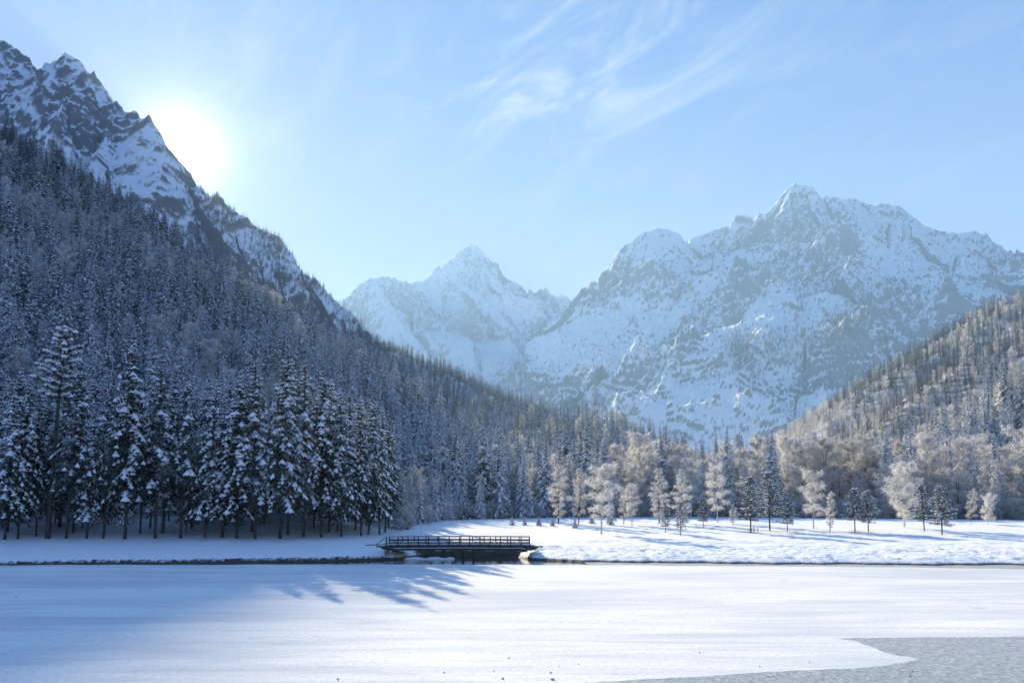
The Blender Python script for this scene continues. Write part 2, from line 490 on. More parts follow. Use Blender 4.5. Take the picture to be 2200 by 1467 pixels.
HR.add([(1890, 985, 300), (2000, 905, 330), (2060, 850, 355), (2120, 810, 380), (2200, 755, 400), (2420, 640, 400)], .75, .62, 120, TREE)

def shore_y(x):
    """distance of the water's edge in front of the far bank"""
    return .50 * fbm(x * .9, x * .13 + 5, 3, 33) + np.interp(x, [-75, -50, -30, -22, -17, -14, 1.6, 3.5, 6, 20, 40, 75],
                     [94.5, 97, 101, 103.5, 105.5, 106.5, 107.5, 105, 102.5, 99.5, 97, 95]) + .5 * np.sin(x * .35) + .3 * np.sin(x * 1.1 + 1)
def river(x, y):
    """1 inside the stream that runs out under the bridge"""
    cx_ = -7.0 + 1.2 * np.sin((y - 100) * .07)
    hw = 7.6 - .12 * (y - 106)
    return sstep(1.5, -1.5, np.abs(x - cx_) - hw) * (y > 100) * sstep(113.6, 112.6, y)  # ends early: added dark earth wall behind, to darken below the bridge

def ground(x, y):
    sh = shore_y(x)
    d = y - sh
    dl = np.maximum(y - sh - 10, 0)
    left = sstep(-10 - .3 * dl, -22 - .45 * dl, x)
    rise_r = np.interp(d, [-30, -1, 0, .6, 3, 10, 40, 75, 110, 200], [-1.5, -.5, -.05, .26, .62, 1.15, 2.15, 3.55, 3.75, 6.0])
    rise_l = np.interp(d, [-30, -1, 0, .5, 3, 10, 22, 45, 80, 200], [-1.5, -.5, -.05, .5, .85, 1.3, 1.9, 4.2, 9.0, 30.0])
    z = rise_l * left + rise_r * (1 - left)
    lump = fbm(x * .12, y * .2, 4, 3) * .32 + fbm(x * .6, y * 1.0, 3, 9) * .13
    z = z + lump * .6 * sstep(.5, 8, d) * (.5 + .5 * (1 - left)) * (1 - .5 * sstep(15, 40, d))
    # deeper trampled hummocks along the right shore
    z = z + np.abs(fbm(x * .8, y * 1.3, 3, 21)) * .28 * sstep(.4, 3, d) * sstep(22, 8, d) * (1 - left)
    # the bank that carries the bridge
    z = np.where((y > 100) & (y < 112), z + (1.75 - z) * sstep(2.2, .9, np.abs(y - 108.6)) * sstep(6.2, 3.2, np.abs(x + 7) - 10.0 + 3) * (1 - river(x, y)) * .0 + 0, z)
    h, dd, _ = NR.eval(x, y)
    h2, dd2, _ = HR.eval(x, y)
    r = np.hypot(x, y)
    hh = np.maximum(h, h2)
    hh = hh + (fbm(x * .006, y * .006, 4, 5) * 14) * sstep(250, 600, r) * sstep(0, 120, np.minimum(dd, dd2) + 40)
    k = 6.0
    w = sstep(150, 230, y)
    hh = hh * w + (1 - w) * np.minimum(hh, z)
    mx = np.maximum(z, hh)
    z = mx + k * .25 * np.clip(1 - np.abs(z - hh) / k, 0, 1) ** 2 * w
    rv = river(x, y)
    z = z * (1 - rv) + (-.9) * rv
    return z

def ground1(x, y): return float(ground(np.array([float(x)]), np.array([float(y)]))[0])

# near bank strip, finely meshed
xs = np.arange(-95, 110, .38); ys = np.concatenate([np.arange(90, 125, .32), np.arange(125, 232, 1.0)])
X, Y = np.meshgrid(xs, ys)
Zb = ground(X, Y)
terrain('far_bank', X, Y, Zb, M['bank'])
# forested hills beyond
X, Y, Rr = polar_grid(-900, 3000, 150, 1700, 760, 350, 1.25)
Zh = ground(X, Y) - 1.2 * ((Y < 229) & (X > -92) & (X < 106))
terrain('forest_hills', X, Y, Zh, M['hill'])
# base country that closes the land beneath everything
bm_ = MB()
bm_.add([(-8300, 225, 3.0), (8300, 225, 3.0), (8300, 9800, 8), (-8300, 9800, 8)], [[0, 1, 2, 3]])
tag(bm_.build('valley_floor', M['hill']), kind='structure')

def mountain(name, rd, px0, px1, r0, r1, n, m, mat, base, amp=60, gul=60, gl=160, fine=18, terr=0, tl=60, seed=0, scale=1.0, bslope=.05, cf=.34):
    X, Y, Rr = polar_grid(px0, px1, r0, r1, n, m)
    wx = fbm(X / (900 * scale), Y / (900 * scale), 3, seed + 40) * 90 * scale
    wy = fbm(X / (900 * scale) + 50, Y / (900 * scale), 3, seed + 44) * 90 * scale
    H, D, A = rd.eval(X, Y)
    f0 = sstep(0, 260 * scale, D)
    H2, D2, A2 = rd.eval(X + wx * f0, Y + wy * f0)
    H = H + (H2 - H) * f0
    cliff = sstep(-.28, .30, fbm(X / (620 * scale), Y / (620 * scale), 3, seed + 60) + .45 * np.exp(-D / (260 * scale)) - .10)
    cliff = cf + (1 - cf) * cliff
    g = ridged((A2 + .25 * wx) / (gl * scale), D2 / (gl * 4.5 * scale), 4, seed + 3) - .9
    H = H + g * gul * scale * sstep(10, 300 * scale, D2) * (.35 + .65 * cliff)
    rg = ridged(X / (420 * scale), Y / (420 * scale), 6, seed + 9, .55) - 1.0
    H = H + rg * amp * scale * (.12 + .88 * sstep(0, 250 * scale, D)) * (.25 + .75 * cliff)
    H = H + (ridged(X / (70 * scale), Y / (70 * scale), 3, seed + 17) - .9) * fine * scale * (.7 + .3 * sstep(0, 200 * scale, D)) * np.maximum(cliff, .9 * np.exp(-D / (160 * scale)))
    if terr:
        q = H + .22 * X + fbm(X / 400, Y / 400, 4, seed) * 110
        ph = q / tl
        saw = (ph - np.floor(ph)); cl_ = sstep(.0, .35, saw) - saw
        low = sstep(terr[1], terr[0], H) if isinstance(terr, tuple) else 1
        H = H + cl_ * tl * .40 * low * sstep(-.3, .3, fbm(X / 260, Y / 260, 3, seed + 77))
    b = base + bslope * (Rr - r0)
    Hb = np.maximum(H, b)
    o = terrain(name, X, Y, Hb, mat)
    nn = np.empty(len(o.data.vertices) * 3, np.float32); o.data.vertex_normals.foreach_get('vector', nn)
    vis_ = (H > b).ravel(); print(name, 'nz pct', np.percentile(nn.reshape(-1, 3)[vis_, 2], [5, 20, 35, 50, 70, 90]).round(2))
    return o

LR = Ridges()
LR.add([(-420, 10, 2100), (-200, -40, 2000), (-60, 24, 1950), (0, 56, 1900), (30, 72, 1880), (60, 92, 1860), (100, 126, 1830), (112, 104, 1820), (124, 92, 1815), (150, 88, 1800), (172, 92, 1790), (182, 106, 1780), (205, 134, 1760), (222, 144, 1750), (240, 180, 1720), (275, 198, 1680), (300, 213, 1650), (325, 220, 1600), (334, 264, 1580), (352, 319, 1560), (385, 346, 1530), (430, 366, 1500), (470, 382, 1490), (520, 425, 1470), (570, 455, 1460), (605, 478, 1450), (625, 504, 1440), (650, 539, 1430), (700, 579, 1410), (750, 626, 1390), (790, 674, 1370), (815, 790, 1350)], 1.5, .78, 200, 30)
LR.add([(150, 150, 1760), (140, 200, 1700), (120, 260, 1580), (90, 330, 1450)], 1.3, .8, 120)
LR.add([(240, 235, 1690), (225, 290, 1600), (200, 350, 1480), (180, 420, 1350)], 1.2, .8, 120)
mt_left = mountain('snowy_mountainside', LR, -420, 900, 900, 2400, 720, 480, M['rock_near'], 60, 34, 34, 90, 22, seed=1, scale=.8, cf=.5)

RR = Ridges()
RR.add([(1150, 800, 4500), (1200, 745, 4550), (1232, 690, 4600), (1250, 657, 4650), (1262, 640, 4700), (1280, 605, 4750), (1296, 580, 4780), (1320, 560, 4820), (1335, 530, 4860), (1350, 520, 4880), (1375, 505, 4900), (1400, 490, 4950), (1425, 488, 5000), (1450, 495, 5000), (1470, 515, 5050), (1480, 524, 5080), (1490, 507, 5080), (1520, 497, 5100), (1545, 490, 5150), (1570, 485, 5200), (1582, 463, 5200), (1602, 458, 5200), (1618, 472, 5200), (1630, 455, 5200), (1655, 462, 5200), (1672, 440, 5200), (1685, 408, 5200), (1702, 392, 5200), (1722, 391, 5200), (1745, 402, 5150), (1765, 421, 5150), (1800, 420, 5100), (1850, 432, 5100), (1872, 440, 5080), (1886, 432, 5050), (1930, 440, 5000), (1960, 466, 4950), (1985, 482, 4900), (2020, 496, 4850), (2055, 500, 4800), (2070, 493, 4800), (2095, 491, 4800), (2120, 500, 4750), (2145, 524, 4700), (2175, 546, 4650), (2200, 570, 4600), (2260, 600, 4500), (2420, 660, 4300)], 1.5, .62, 260)
RR.add([(1702, 392, 5200), (1680, 450, 4980), (1712, 520, 4700), (1690, 600, 4350), (1600, 650, 4000), (1545, 735, 3650), (1490, 830, 3300), (1455, 925, 3000)], 1.25, .62, 220)
RR.add([(1425, 488, 5000), (1425, 560, 4780), (1375, 640, 4500), (1340, 700, 4250), (1250, 790, 3850), (1190, 850, 3600)], 1.3, .6, 220)
RR.add([(1930, 440, 5000), (1900, 560, 4550), (1850, 650, 4150), (1840, 740, 3700), (1780, 850, 3300), (1700, 950, 2900)], 1.2, .6, 220)
RR.add([(2095, 491, 4800), (2050, 590, 4350), (2000, 680, 3900), (1950, 790, 3400), (1880, 900, 3000)], 1.2, .6, 200)
RR.add([(1850, 655, 4000), (1760, 660, 3900), (1660, 710, 3700), (1560, 775, 3500)], .9, .6, 200)
RR.add([(2260, 600, 4500), (2200, 690, 3900), (2100, 800, 3400)], 1.1, .6, 200)
RR.add([(1545, 490, 5150), (1520, 590, 4850), (1490, 660, 4600)], 1.4, .7, 150)
mt_mass = mountain('rocky_massif', RR, 1130, 2460, 2500, 5600, 900, 460, M['rock'], 0, 80, 105, 130, 20, terr=(300, 900), tl=38, seed=2, bslope=.07)

CR = Ridges()
CR.add([(640, 640, 5000), (700, 690, 5100), (750, 672, 5300), (772, 625, 5400), (790, 600, 5450), (800, 594, 5500), (825, 592, 5550), (850, 597, 5650), (880, 606, 5750), (910, 602, 5900), (925, 592, 6000), (945, 576, 6050), (962, 563, 6150), (982, 546, 6300), (1000, 529, 6450), (1015, 521, 6500), (1030, 530, 6500), (1046, 551, 6450), (1060, 566, 6400), (1076, 586, 6350), (1092, 602, 6300), (1112, 622, 6200), (1132, 642, 6100), (1150, 657, 6000), (1180, 664, 5800), (1200, 672, 5600), (1222, 694, 5400), (1236, 668, 5300), (1250, 664, 5300), (1300, 700, 5200)], 1.5, .55, 260)
CR.add([(1015, 521, 6500), (1005, 570, 6250), (985, 600, 6000), (1050, 650, 5500), (1120, 720, 5000), (1160, 800, 4400)], 1.2, .55, 220)
CR.add([(800, 594, 5500), (860, 690, 4950), (930, 770, 4400), (1000, 850, 3900)], .9, .55, 220)
CR.add([(1180, 664, 5800), (1180, 740, 5200), (1210, 830, 4500)], 1.1, .55, 200)
CR.add([(925, 592, 6000), (950, 680, 5300), (1030, 780, 4600)], 1.0, .55, 200)
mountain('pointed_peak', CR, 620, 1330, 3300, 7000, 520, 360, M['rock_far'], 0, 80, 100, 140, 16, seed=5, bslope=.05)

FR = Ridges()
FR.add([(1085, 660, 7600), (1108, 636, 7600), (1122, 622, 7600), (1134, 630, 7600), (1150, 642, 7600), (1160, 630, 7600), (1178, 626, 7600), (1194, 638, 7600), (1206, 632, 7600), (1222, 640, 7600), (1238, 662, 7600), (1260, 700, 7600)], 1.6, .7, 300)
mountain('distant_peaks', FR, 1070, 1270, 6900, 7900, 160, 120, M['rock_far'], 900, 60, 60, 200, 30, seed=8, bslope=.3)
FQ = Ridges()
FQ.add([(690, 660, 7600), (735, 640, 7600), (757, 630, 7600), (775, 645, 7600), (820, 690, 7600)], 1.6, .7, 300)
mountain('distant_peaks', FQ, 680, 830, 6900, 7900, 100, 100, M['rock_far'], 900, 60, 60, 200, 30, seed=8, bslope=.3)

# ------------------------------------------------------------------ the lake
def poly_sheet(name, pts, z, mat, kind='structure'):
    b = bmesh.new()
    vs = [b.verts.new((p[0], p[1], z)) for p in pts]
    b.faces.new(vs); bmesh.ops.triangulate(b, faces=b.faces[:])
    me = bpy.data.meshes.new(name); b.to_mesh(me); b.free(); me.materials.append(mat)
    o = link(name, me); tag(o, kind=kind); return o
def on_lake(px, py):
    x, y, z = ray(px, py); k = (0 - CAMZ) / z
    return float(x * k), float(y * k)
# open water under everything, ice a touch higher
poly_sheet('open_water', [(-140, 88), (140, 88), (140, 130), (-140, 130)], -.06, M['water'])
edge = []
for px, py in [(-200, 1214), (0, 1214), (300, 1212.5), (560, 1212), (700, 1212.5), (900, 1211.5), (1080, 1212), (1200, 1214), (1400, 1213.5), (1700, 1216), (2000, 1219), (2200, 1222), (2420, 1226)]:
    edge.append(on_lake(px, py))
ex = np.linspace(edge[0][0], edge[-1][0], 240)
ey = np.interp(ex, [e[0] for e in edge], [e[1] for e in edge]) + .35 * np.sin(ex * .21) + .2 * np.sin(ex * .83 + 2)
ice_pts = [(float(a), float(b)) for a, b in zip(ex, ey)] + [(130, 80), (130, 12), (-130, 12), (-130, 80)]
poly_sheet('frozen_lake', ice_pts, 0.0, M['ice'])
bp = [(1180, 1480), (1262, 1466), (1340, 1461), (1440, 1456), (1540, 1450), (1640, 1443), (1700, 1440), (1760, 1438), (1850, 1434), (1900, 1429), (1950, 1422), (1978, 1415), (1960, 1411), (1925, 1407), (1895, 1399), (1880, 1391), (1858, 1384), (1840, 1376), (1815, 1373), (1790, 1371), (1850, 1369.5), (1930, 1368.5), (2030, 1368), (2200, 1366.5), (2500, 1364), (2900, 1362)]
q = [on_lake(*p) for p in bp]
q2 = []
for (a, b) in zip(q[:-1], q[1:]):
    for k in range(6):
        t = k / 6; q2.append((a[0] * (1 - t) + b[0] * t + rnd.uniform(-.07, .07), a[1] * (1 - t) + b[1] * t + rnd.uniform(-.09, .09)))
q2 += [q[-1], (70, 14), (4, 14)]
poly_sheet('bare_ice', q2, .004, M['bare'])
# thin ice sheet, its pale colour standing in for low mist along right shore
tx = np.linspace(9, 118, 200)
fy_ = np.interp(tx, ex, ey)
f0_ = [(float(a), float(b) - .6) for a, b in zip(tx, fy_)]; f1_ = [(float(a), float(shore_y(a)) + .3) for a in tx]
M['slush'] = mat_simple('slush', (.30, .29, .25), (.60, .59, .54), .8, .35, None, (1, .5, 1))
poly_sheet('shore_slush', f0_ + f1_[::-1], -.03, M['slush'])
# the bank the photographer stands on
xs = np.linspace(-60, 60, 90); ys = np.linspace(-30, 15, 40)
X, Y = np.meshgrid(xs, ys)
Zn = np.interp(Y, [-30, 0, 3, 13, 15], [5.4, 5.4, 5.2, .05, -.4]) + fbm(X * .2, Y * .2, 3, 2) * .2
terrain('near_bank', X, Y, Zn, M['bank'])

# ------------------------------------------------------------------ tree kinds
def spruce(seed, H=26., c0=.2, Rm=3.6, load=.7, det=2, dead=True):
    """trunk, crown of drooping needle sprays, snow lying on the branches"""
    q = random.Random(seed)
    tr, cr, sn = MB(), MB(), MB()
    lean = (q.uniform(-.012, .012) * H, q.uniform(-.012, .012) * H)
    def axis(z):
        k = z / H; return (lean[0] * k * k, lean[1] * k * k)
    zz = [0, .3, .15 * H, .4 * H, .7 * H, H * .985]; rr = [.30, .23, .19, .14, .08, .015]
    sc = H / 26.
    tr.tube([(axis(z)[0], axis(z)[1], z - .4 * (i == 0)) for i, z in enumerate(zz)], [r * sc for r in rr], 7 if det > 1 else 4)
    P, T3 = [], []
    z = c0 * H; a0 = q.uniform(0, 6)
    step0 = {2: .62, 1: 1.05, 0: 1.7}[det] * sc
    while z < H - .25:
        t = (z / H - c0) / (1 - c0)
        env = (1 - t) ** .82 * (.72 + .28 * min(1, t / .12))
        nb = {2: 6, 1: 6, 0: 5}[det]
        if q.random() < .06 and t > .1: z += step0 * .8
        for i in range(nb):
            az = a0 + i * 2 * math.pi / nb + q.uniform(-.4, .4)
            Lb = Rm * env * q.choice((q.uniform(.6, .85), q.uniform(.82, 1.2))) + .16
            if det == 2 and q.random() < .08: continue
            zb = z + q.uniform(-.3, .3) * step0
            ca, sa = math.cos(az), math.sin(az); sx_, sy_ = -sa, ca
            a_ = .10 + .55 * t * t + q.uniform(-.08, .12); b_ = .72 - .35 * t + q.uniform(-.1, .12)
            ax, ay = axis(zb)
            nseg = {2: 5, 1: 3, 0: 2}[det]
            sp = []
            for k in range(nseg + 1):
                s_ = k / nseg; r = Lb * s_
                w_ = q.uniform(-.04, .04) * Lb
                up = .16 * max(0, s_ - .75) * Lb
                sp.append((ax + ca * r + sx_ * w_, ay + sa * r + sy_ * w_, zb + Lb * (a_ * s_ - b_ * s_ * s_) + up))
            for k in range(1, nseg + 1):
                s_ = k / nseg; p0, p1 = sp[k - 1], sp[k]
                for sg in (-1, 1):
                    w = (.40 if det == 2 else .50) * Lb * (1.05 - .62 * s_) * q.uniform(.65, 1.2)
                    w = min(w, 1.25 * sc) if det == 2 else w
                    ox = sx_ * sg * w + ca * w * .45; oy = sy_ * sg * w + sa * w * .45
                    n = len(P)
                    P.extend([p0, p1, (p1[0] + ox, p1[1] + oy, p1[2] - w * q.uniform(.22, .6))])
                    T3.append((n, n + 1, n + 2) if sg > 0 else (n + 1, n, n + 2))
                if det == 2 and q.random() < .8:
                    hd = q.uniform(.25, .75) * sc * (1 - .5 * t); m_ = .5
                    n = len(P); e = q.uniform(-.12, .12)
                    P.extend([p0, p1, ((p0[0] + p1[0]) / 2 + sx_ * e, (p0[1] + p1[1]) / 2 + sy_ * e, (p0[2] + p1[2]) / 2 - hd)])
                    T3.append((n, n + 2, n + 1))
            if det == 2 or (det == 1 and load > .2):
                cls = q.random(); wm = 1.0 if cls < .62 else 1.4
                if det == 2 and cls < .34 - .25 * load: continue
                for k in range(2 if det == 2 else 1, nseg + 1):
                    if q.random() > load * (.55 + .45 * k / nseg) * (.7 if wm == 1 else 1.15): continue
                    p0, p1 = np.array(sp[k - 1]), np.array(sp[k]); c = (p0 + p1) / 2
                    d = p1 - p0; ln = np.linalg.norm(d) + 1e-6; d = d / ln
                    ln = ln * q.uniform(.5, 1.0) * (1 if det == 2 else .8); w = min(.40, .17 * Lb + .07) * q.uniform(.5, 1.3) * (1.25 if det < 2 else wm); th = w * q.uniform(.45, .8)
                    s3 = np.array([sx_, sy_, 0]); up3 = np.array([0, 0, 1.])
                    c = c + up3 * .03
                    V = [c - d * ln * .62, c + d * ln * .62, c + s3 * w - up3 * w * .35, c - s3 * w - up3 * w * .35,
                         c - d * ln * .25 + up3 * th, c + d * ln * .3 + up3 * th * .8]
                    sn.add(V, [[0, 3, 4], [0, 4, 2], [4, 3, 5], [4, 5, 2], [5, 3, 1], [5, 1, 2]])
        a0 += 1.1; z += step0 * q.uniform(.75, 1.2) * (1 - .35 * t)
    ax, ay = axis(H)
    n = len(P); P.extend([(ax - .05, ay, H - .9), (ax + .05, ay, H - .9), (ax, ay, H)]); T3.append((n, n + 1, n + 2))
    cr.add(P, T3)
    if dead and det == 2:
        z = .09 * H
        while z < c0 * H + .5:
            for i in range(3):
                az = q.uniform(0, 6.28); ln = q.uniform(.5, 1.9); b = (math.cos(az) * ln, math.sin(az) * ln, z - q.uniform(.0, .5))
                tr.add([(0, 0, z), (0, 0, z + .035), b], [[0, 1, 2]])
            z += .45
    return tr, cr, sn

def broadleaf(seed, H=12., W=2.4, c0=.25, kind='round', twigs=2600, tw=.035, trunk=.11, stems=1):
    """bare frosted tree: trunk and limbs, and a cloud of thin rimed twigs that follows the limbs"""
    q = random.Random(seed)
    tr, li, cr = MB(), MB(), MB()
    tips = []
    for s_i in range(stems):
        a = q.uniform(0, 6.28); sp = (0 if stems == 1 else .16 * H)
        bx, by = math.cos(a) * sp, math.sin(a) * sp
        def axis(z, bx=bx, by=by, k=q.uniform(-.02, .02) * H): return (bx * z / H + k * (z / H) ** 2, by * z / H)
        zs = [0, .25 * H, .5 * H, .75 * H, .96 * H]
        tr.tube([(axis(z)[0], axis(z)[1], z - .3 * (z == 0)) for z in zs], [trunk * m for m in (1.1, .85, .6, .35, .06)], 6)
        nl = max(10, int(34 / stems ** .5)) if kind != 'round' else max(9, int(24 / stems ** .5))
        for i in range(nl):
            t = (i + q.random()) / nl; z = H * (c0 + (1 - c0) * t * .93)
            az = i * 2.4 + q.uniform(-.4, .4)
            if kind == 'round': env = math.sin(math.pi * min(1, .12 + .88 * (t * .86 + .07))) ** .7
            elif kind == 'larch': env = (1 - t) ** .75 * (.6 + .4 * min(1, t / .2)) + .08
            else: env = (1 - t) ** .5 * min(1, .35 + t * 2)
            el = {'round': .35 + .7 * t, 'larch': .15, 'tall': .35 + .55 * t}[kind] + q.uniform(-.25, .3)
            Lb = W * env * q.uniform(.6, 1.2) / max(.45, math.cos(el)) * (.8 if kind == 'round' else 1)
            ax, ay = axis(z)
            pts = []
            for k in range(4):
                s_ = k / 3; r = Lb * s_ * math.cos(el)
                pts.append((ax + math.cos(az) * r, ay + math.sin(az) * r, z + Lb * s_ * math.sin(el) - (.22 if kind != 'larch' else .1) * Lb * s_ * s_))
            li.tube(pts, [.30 * trunk * (1.3 - t), .2 * trunk, .12 * trunk, .04 * trunk], 3)
            for k in range(26):
                s_ = q.uniform(.25, 1.06) ** .8; j = min(2, int(s_ * 3)); f = s_ * 3 - j
                p = [pts[j][c] * (1 - f) + pts[j + 1][c] * f for c in range(3)]
                tips.append((p, az, Lb * .38, el))
    V, T3 = [], []
    for k in range(twigs):
        p, az, sp, el = q.choice(tips)
        a = az + q.gauss(0, 1.7); e = {'round': .15, 'larch': -.05, 'tall': .25}[kind] + q.gauss(0, .7)
        ln = q.uniform(.25, 1.0) * min(1.3, sp + .35)
        o = [q.gauss(0, .16 * min(1.5, sp + .2)) for _ in range(3)]
        p = (p[0] + o[0], p[1] + o[1], p[2] + o[2])
        d = (math.cos(a) * math.cos(e), math.sin(a) * math.cos(e), math.sin(e))
        w = tw * q.uniform(.6, 1.6)
        n = len(V)
        b1, b2 = q.uniform(-1, 1), q.uniform(-1, 1)
        V.extend([(p[0] - d[1] * w, p[1] + d[0] * w, p[2] + w * b1), (p[0] + d[1] * w, p[1] - d[0] * w, p[2] - w * b1),
                  (p[0] + d[0] * ln, p[1] + d[1] * ln, p[2] + d[2] * ln - .2 * ln)])
        T3.append((n, n + 1, n + 2))
    cr.add(V, T3)
    return tr, li, cr

def pine(seed, H=8., W=1.8, c0=.28, load=.5, dens=1.0, tuft=1.0):
    """young pine: bare stem, open limbs with needle tufts that carry snow"""
    q = random.Random(seed)
    tr, cr, sn = MB(), MB(), MB()
    k_ = q.uniform(-.03, .03) * H
    axis = lambda z: (k_ * (z / H) ** 2, 0)
    tr.tube([(axis(z)[0], 0, z - .3 * (z == 0)) for z in (0, .3 * H, .6 * H, .97 * H)], [.012 * H, .010 * H, .007 * H, .002 * H], 6)
    V, T3 = [], []
    z = c0 * H; i = 0
    while z < H * .97:
        t = (z / H - c0) / (1 - c0)
        for j in range(5):
            az = i * 1.3 + j * 1.2566 + q.uniform(-.3, .3)
            Lb = W * ((1 - t) ** .6 * (.65 + .35 * min(1, t * 4)) * q.uniform(.55, 1.15)) + .12
            el = .15 + .5 * t + q.uniform(-.25, .2); ax, ay = axis(z)
            e = (ax + math.cos(az) * Lb * math.cos(el), ay + math.sin(az) * Lb * math.cos(el), z + Lb * math.sin(el) - .12 * Lb)
            tr.tube([(ax, ay, z), e], [.004 * H, .0015 * H], 3)
            for m in range(4):
                f = (.35, .58, .8, 1.0)[m]; c = (ax + (e[0] - ax) * f, ay + (e[1] - ay) * f, z + (e[2] - z) * f)
                tr_ = (.10 + .055 * H * .5 * (.7 + .3 * q.random())) * tuft
                for n_ in range(17):
                    a = q.uniform(0, 6.28); b = q.uniform(-.5, 1.2); ln = tr_ * q.uniform(.6, 1.25); w = ln * .22
                    d = (math.cos(a) * math.cos(b), math.sin(a) * math.cos(b), math.sin(b))
                    n = len(V)
                    V.extend([(c[0] - d[1] * w, c[1] + d[0] * w, c[2]), (c[0] + d[1] * w, c[1] - d[0] * w, c[2]), (c[0] + d[0] * ln, c[1] + d[1] * ln, c[2] + d[2] * ln)])
                    T3.append((n, n + 1, n + 2))
                if q.random() < load:
                    sn.blob((c[0], c[1], c[2] + tr_ * .35), (tr_ * .6, tr_ * .5, tr_ * .28), 5, q.random(), az)
        z += (.068 * H * q.uniform(.8, 1.3) + .12) / dens; i += 1
    cr.add(V, T3)
    return tr, cr, sn

def join(mbs, mats, name):
    V, F3, F4, i3, i4, n = [], [], [], [], [], 0
    for k, mb in enumerate(mbs):
        if not mb.v: continue
        v = np.concatenate(mb.v); V.append(v)
        if mb.f3: f = np.concatenate(mb.f3) + n; F3.append(f); i3 += [k] * len(f)
        if mb.f4: f = np.concatenate(mb.f4) + n; F4.append(f); i4 += [k] * len(f)
        n += len(v)
    fs, idx = [], []
    if F4: fs.append(np.concatenate(F4)); idx += i4
    if F3: fs.append(np.concatenate(F3)); idx += i3
    return mesh_np(name, np.concatenate(V), fs, mats, idx)

class Kind:
    def __init__(s, name, parts): s.name, s.parts, s.H = name, parts, None
def mk(name, H, triple, names, mats):
    k = Kind(name, [(n, mb.mesh(name + '_' + n, M[m])) for n, mb, m in zip(names, triple, mats) if mb.v]); k.H = H; return k
def place(kind, x, y, z, h, rz, name, label, cat, group=None, wide=1.0):
    e = bpy.data.objects.new(name, None); COL.objects.link(e)
    s_ = h / kind.H
    e.location = (x, y, z); e.rotation_euler = (rnd.gauss(0, .018), rnd.gauss(0, .018), rz); e.scale = (s_ * wide, s_ * wide, s_)
    e.empty_display_size = 1
    for n, me in kind.parts:
        c = link(n, me, e)
        if n in ('snow_load', 'twigs', 'limbs'): c['kind'] = 'stuff'
    return tag(e, label, cat, group)

SPN, SPM = ('trunk', 'crown', 'snow_load'), ('bark', 'needle', 'snow')
K_sp = [mk('spruce', 26, spruce(100 + i, 26, c0, Rm, ld), SPN, SPM) for i, (c0, Rm, ld) in enumerate([(.17, 4.4, .85), (.22, 4.0, .7), (.28, 3.9, .5), (.16, 3.2, .95), (.30, 3.7, .4), (.2, 4.7, .75)])]
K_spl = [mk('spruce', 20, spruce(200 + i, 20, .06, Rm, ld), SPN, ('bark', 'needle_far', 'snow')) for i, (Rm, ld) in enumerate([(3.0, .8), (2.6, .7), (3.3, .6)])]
BN = ('trunk', 'limbs', 'twigs')
K_spr = [mk('rimed', 20, spruce(220 + i, 20, .06, Rm, ld), SPN, ('bark', 'needle_bright', 'snow')) for i, (Rm, ld) in enumerate([(3.2, .8), (2.8, .7)])]
K_birch = [mk('birch', 12, broadleaf(300 + i, 12, w, .22, 'round', 4600, .034), BN, ('birch', 'bark', 'frost')) for i, w in enumerate((2.6, 2.2, 3.0))]
K_larch = [mk('larch', 13, broadleaf(320 + i, 13, w, .10, 'tall', 5000, .036), BN, ('bark', 'bark', 'frost')) for i, w in enumerate((1.9, 1.6, 2.2))]
K_grey = [mk('grey', 12, broadleaf(340 + i, 12, w, .15, 'round', 5200, .034, stems=2), BN, ('bark', 'bark', 'frost_grey')) for i, w in enumerate((2.8, 3.2))]
K_willow = [mk('willow', 10, broadleaf(360 + i, 10, 3.2, .12, 'round', 6500, .036, .07, 4), BN, ('frost', 'frost', 'frost')) for i in range(2)]
K_pine = [mk('pine', 8, pine(400 + i, 8, w, c, .5, 1.9, 1.15), SPN, ('bark', 'pine', 'snow')) for i, (w, c) in enumerate([(2.3, .2), (2.0, .24), (2.6, .28)])]

# ------------------------------------------------------------------ trees one can point at
TAKEN = []
def tree_px(kind, px, pyb, pyt, name, label, cat, group=None, yh=None, wide=1.0, rz=None):
    """stand a tree on the ground behind a pixel; its height reaches another pixel"""
    x, y, z = ray(px, pyb)
    lo, hi = 96., 230.
    # march along the ray to the ground
    Ys = np.linspace(lo, hi, 500); k = Ys / y
    gz = ground(x * k, Ys); rz_ = CAMZ + z * k
    hit = np.where(rz_ <= gz)[0]
    Y = Ys[hit[0]] if len(hit) else 190.
    if yh: Y = yh
    X_ = x * Y / y; gz = ground1(X_, Y)
    # height so that the top projects to pyt
    h = 10.
    for _ in range(12):
        h *= 1.0
        p = project(X_, Y, gz + h)[1]; p0 = project(X_, Y, gz)[1]
        h = h * (p0 - pyt) / max(1e-3, p0 - p)
    TAKEN.append((X_, Y))
    return place(kind, X_, Y, gz, h, rnd.uniform(0, 6.28) if rz is None else rz, name, label, cat, group, wide)

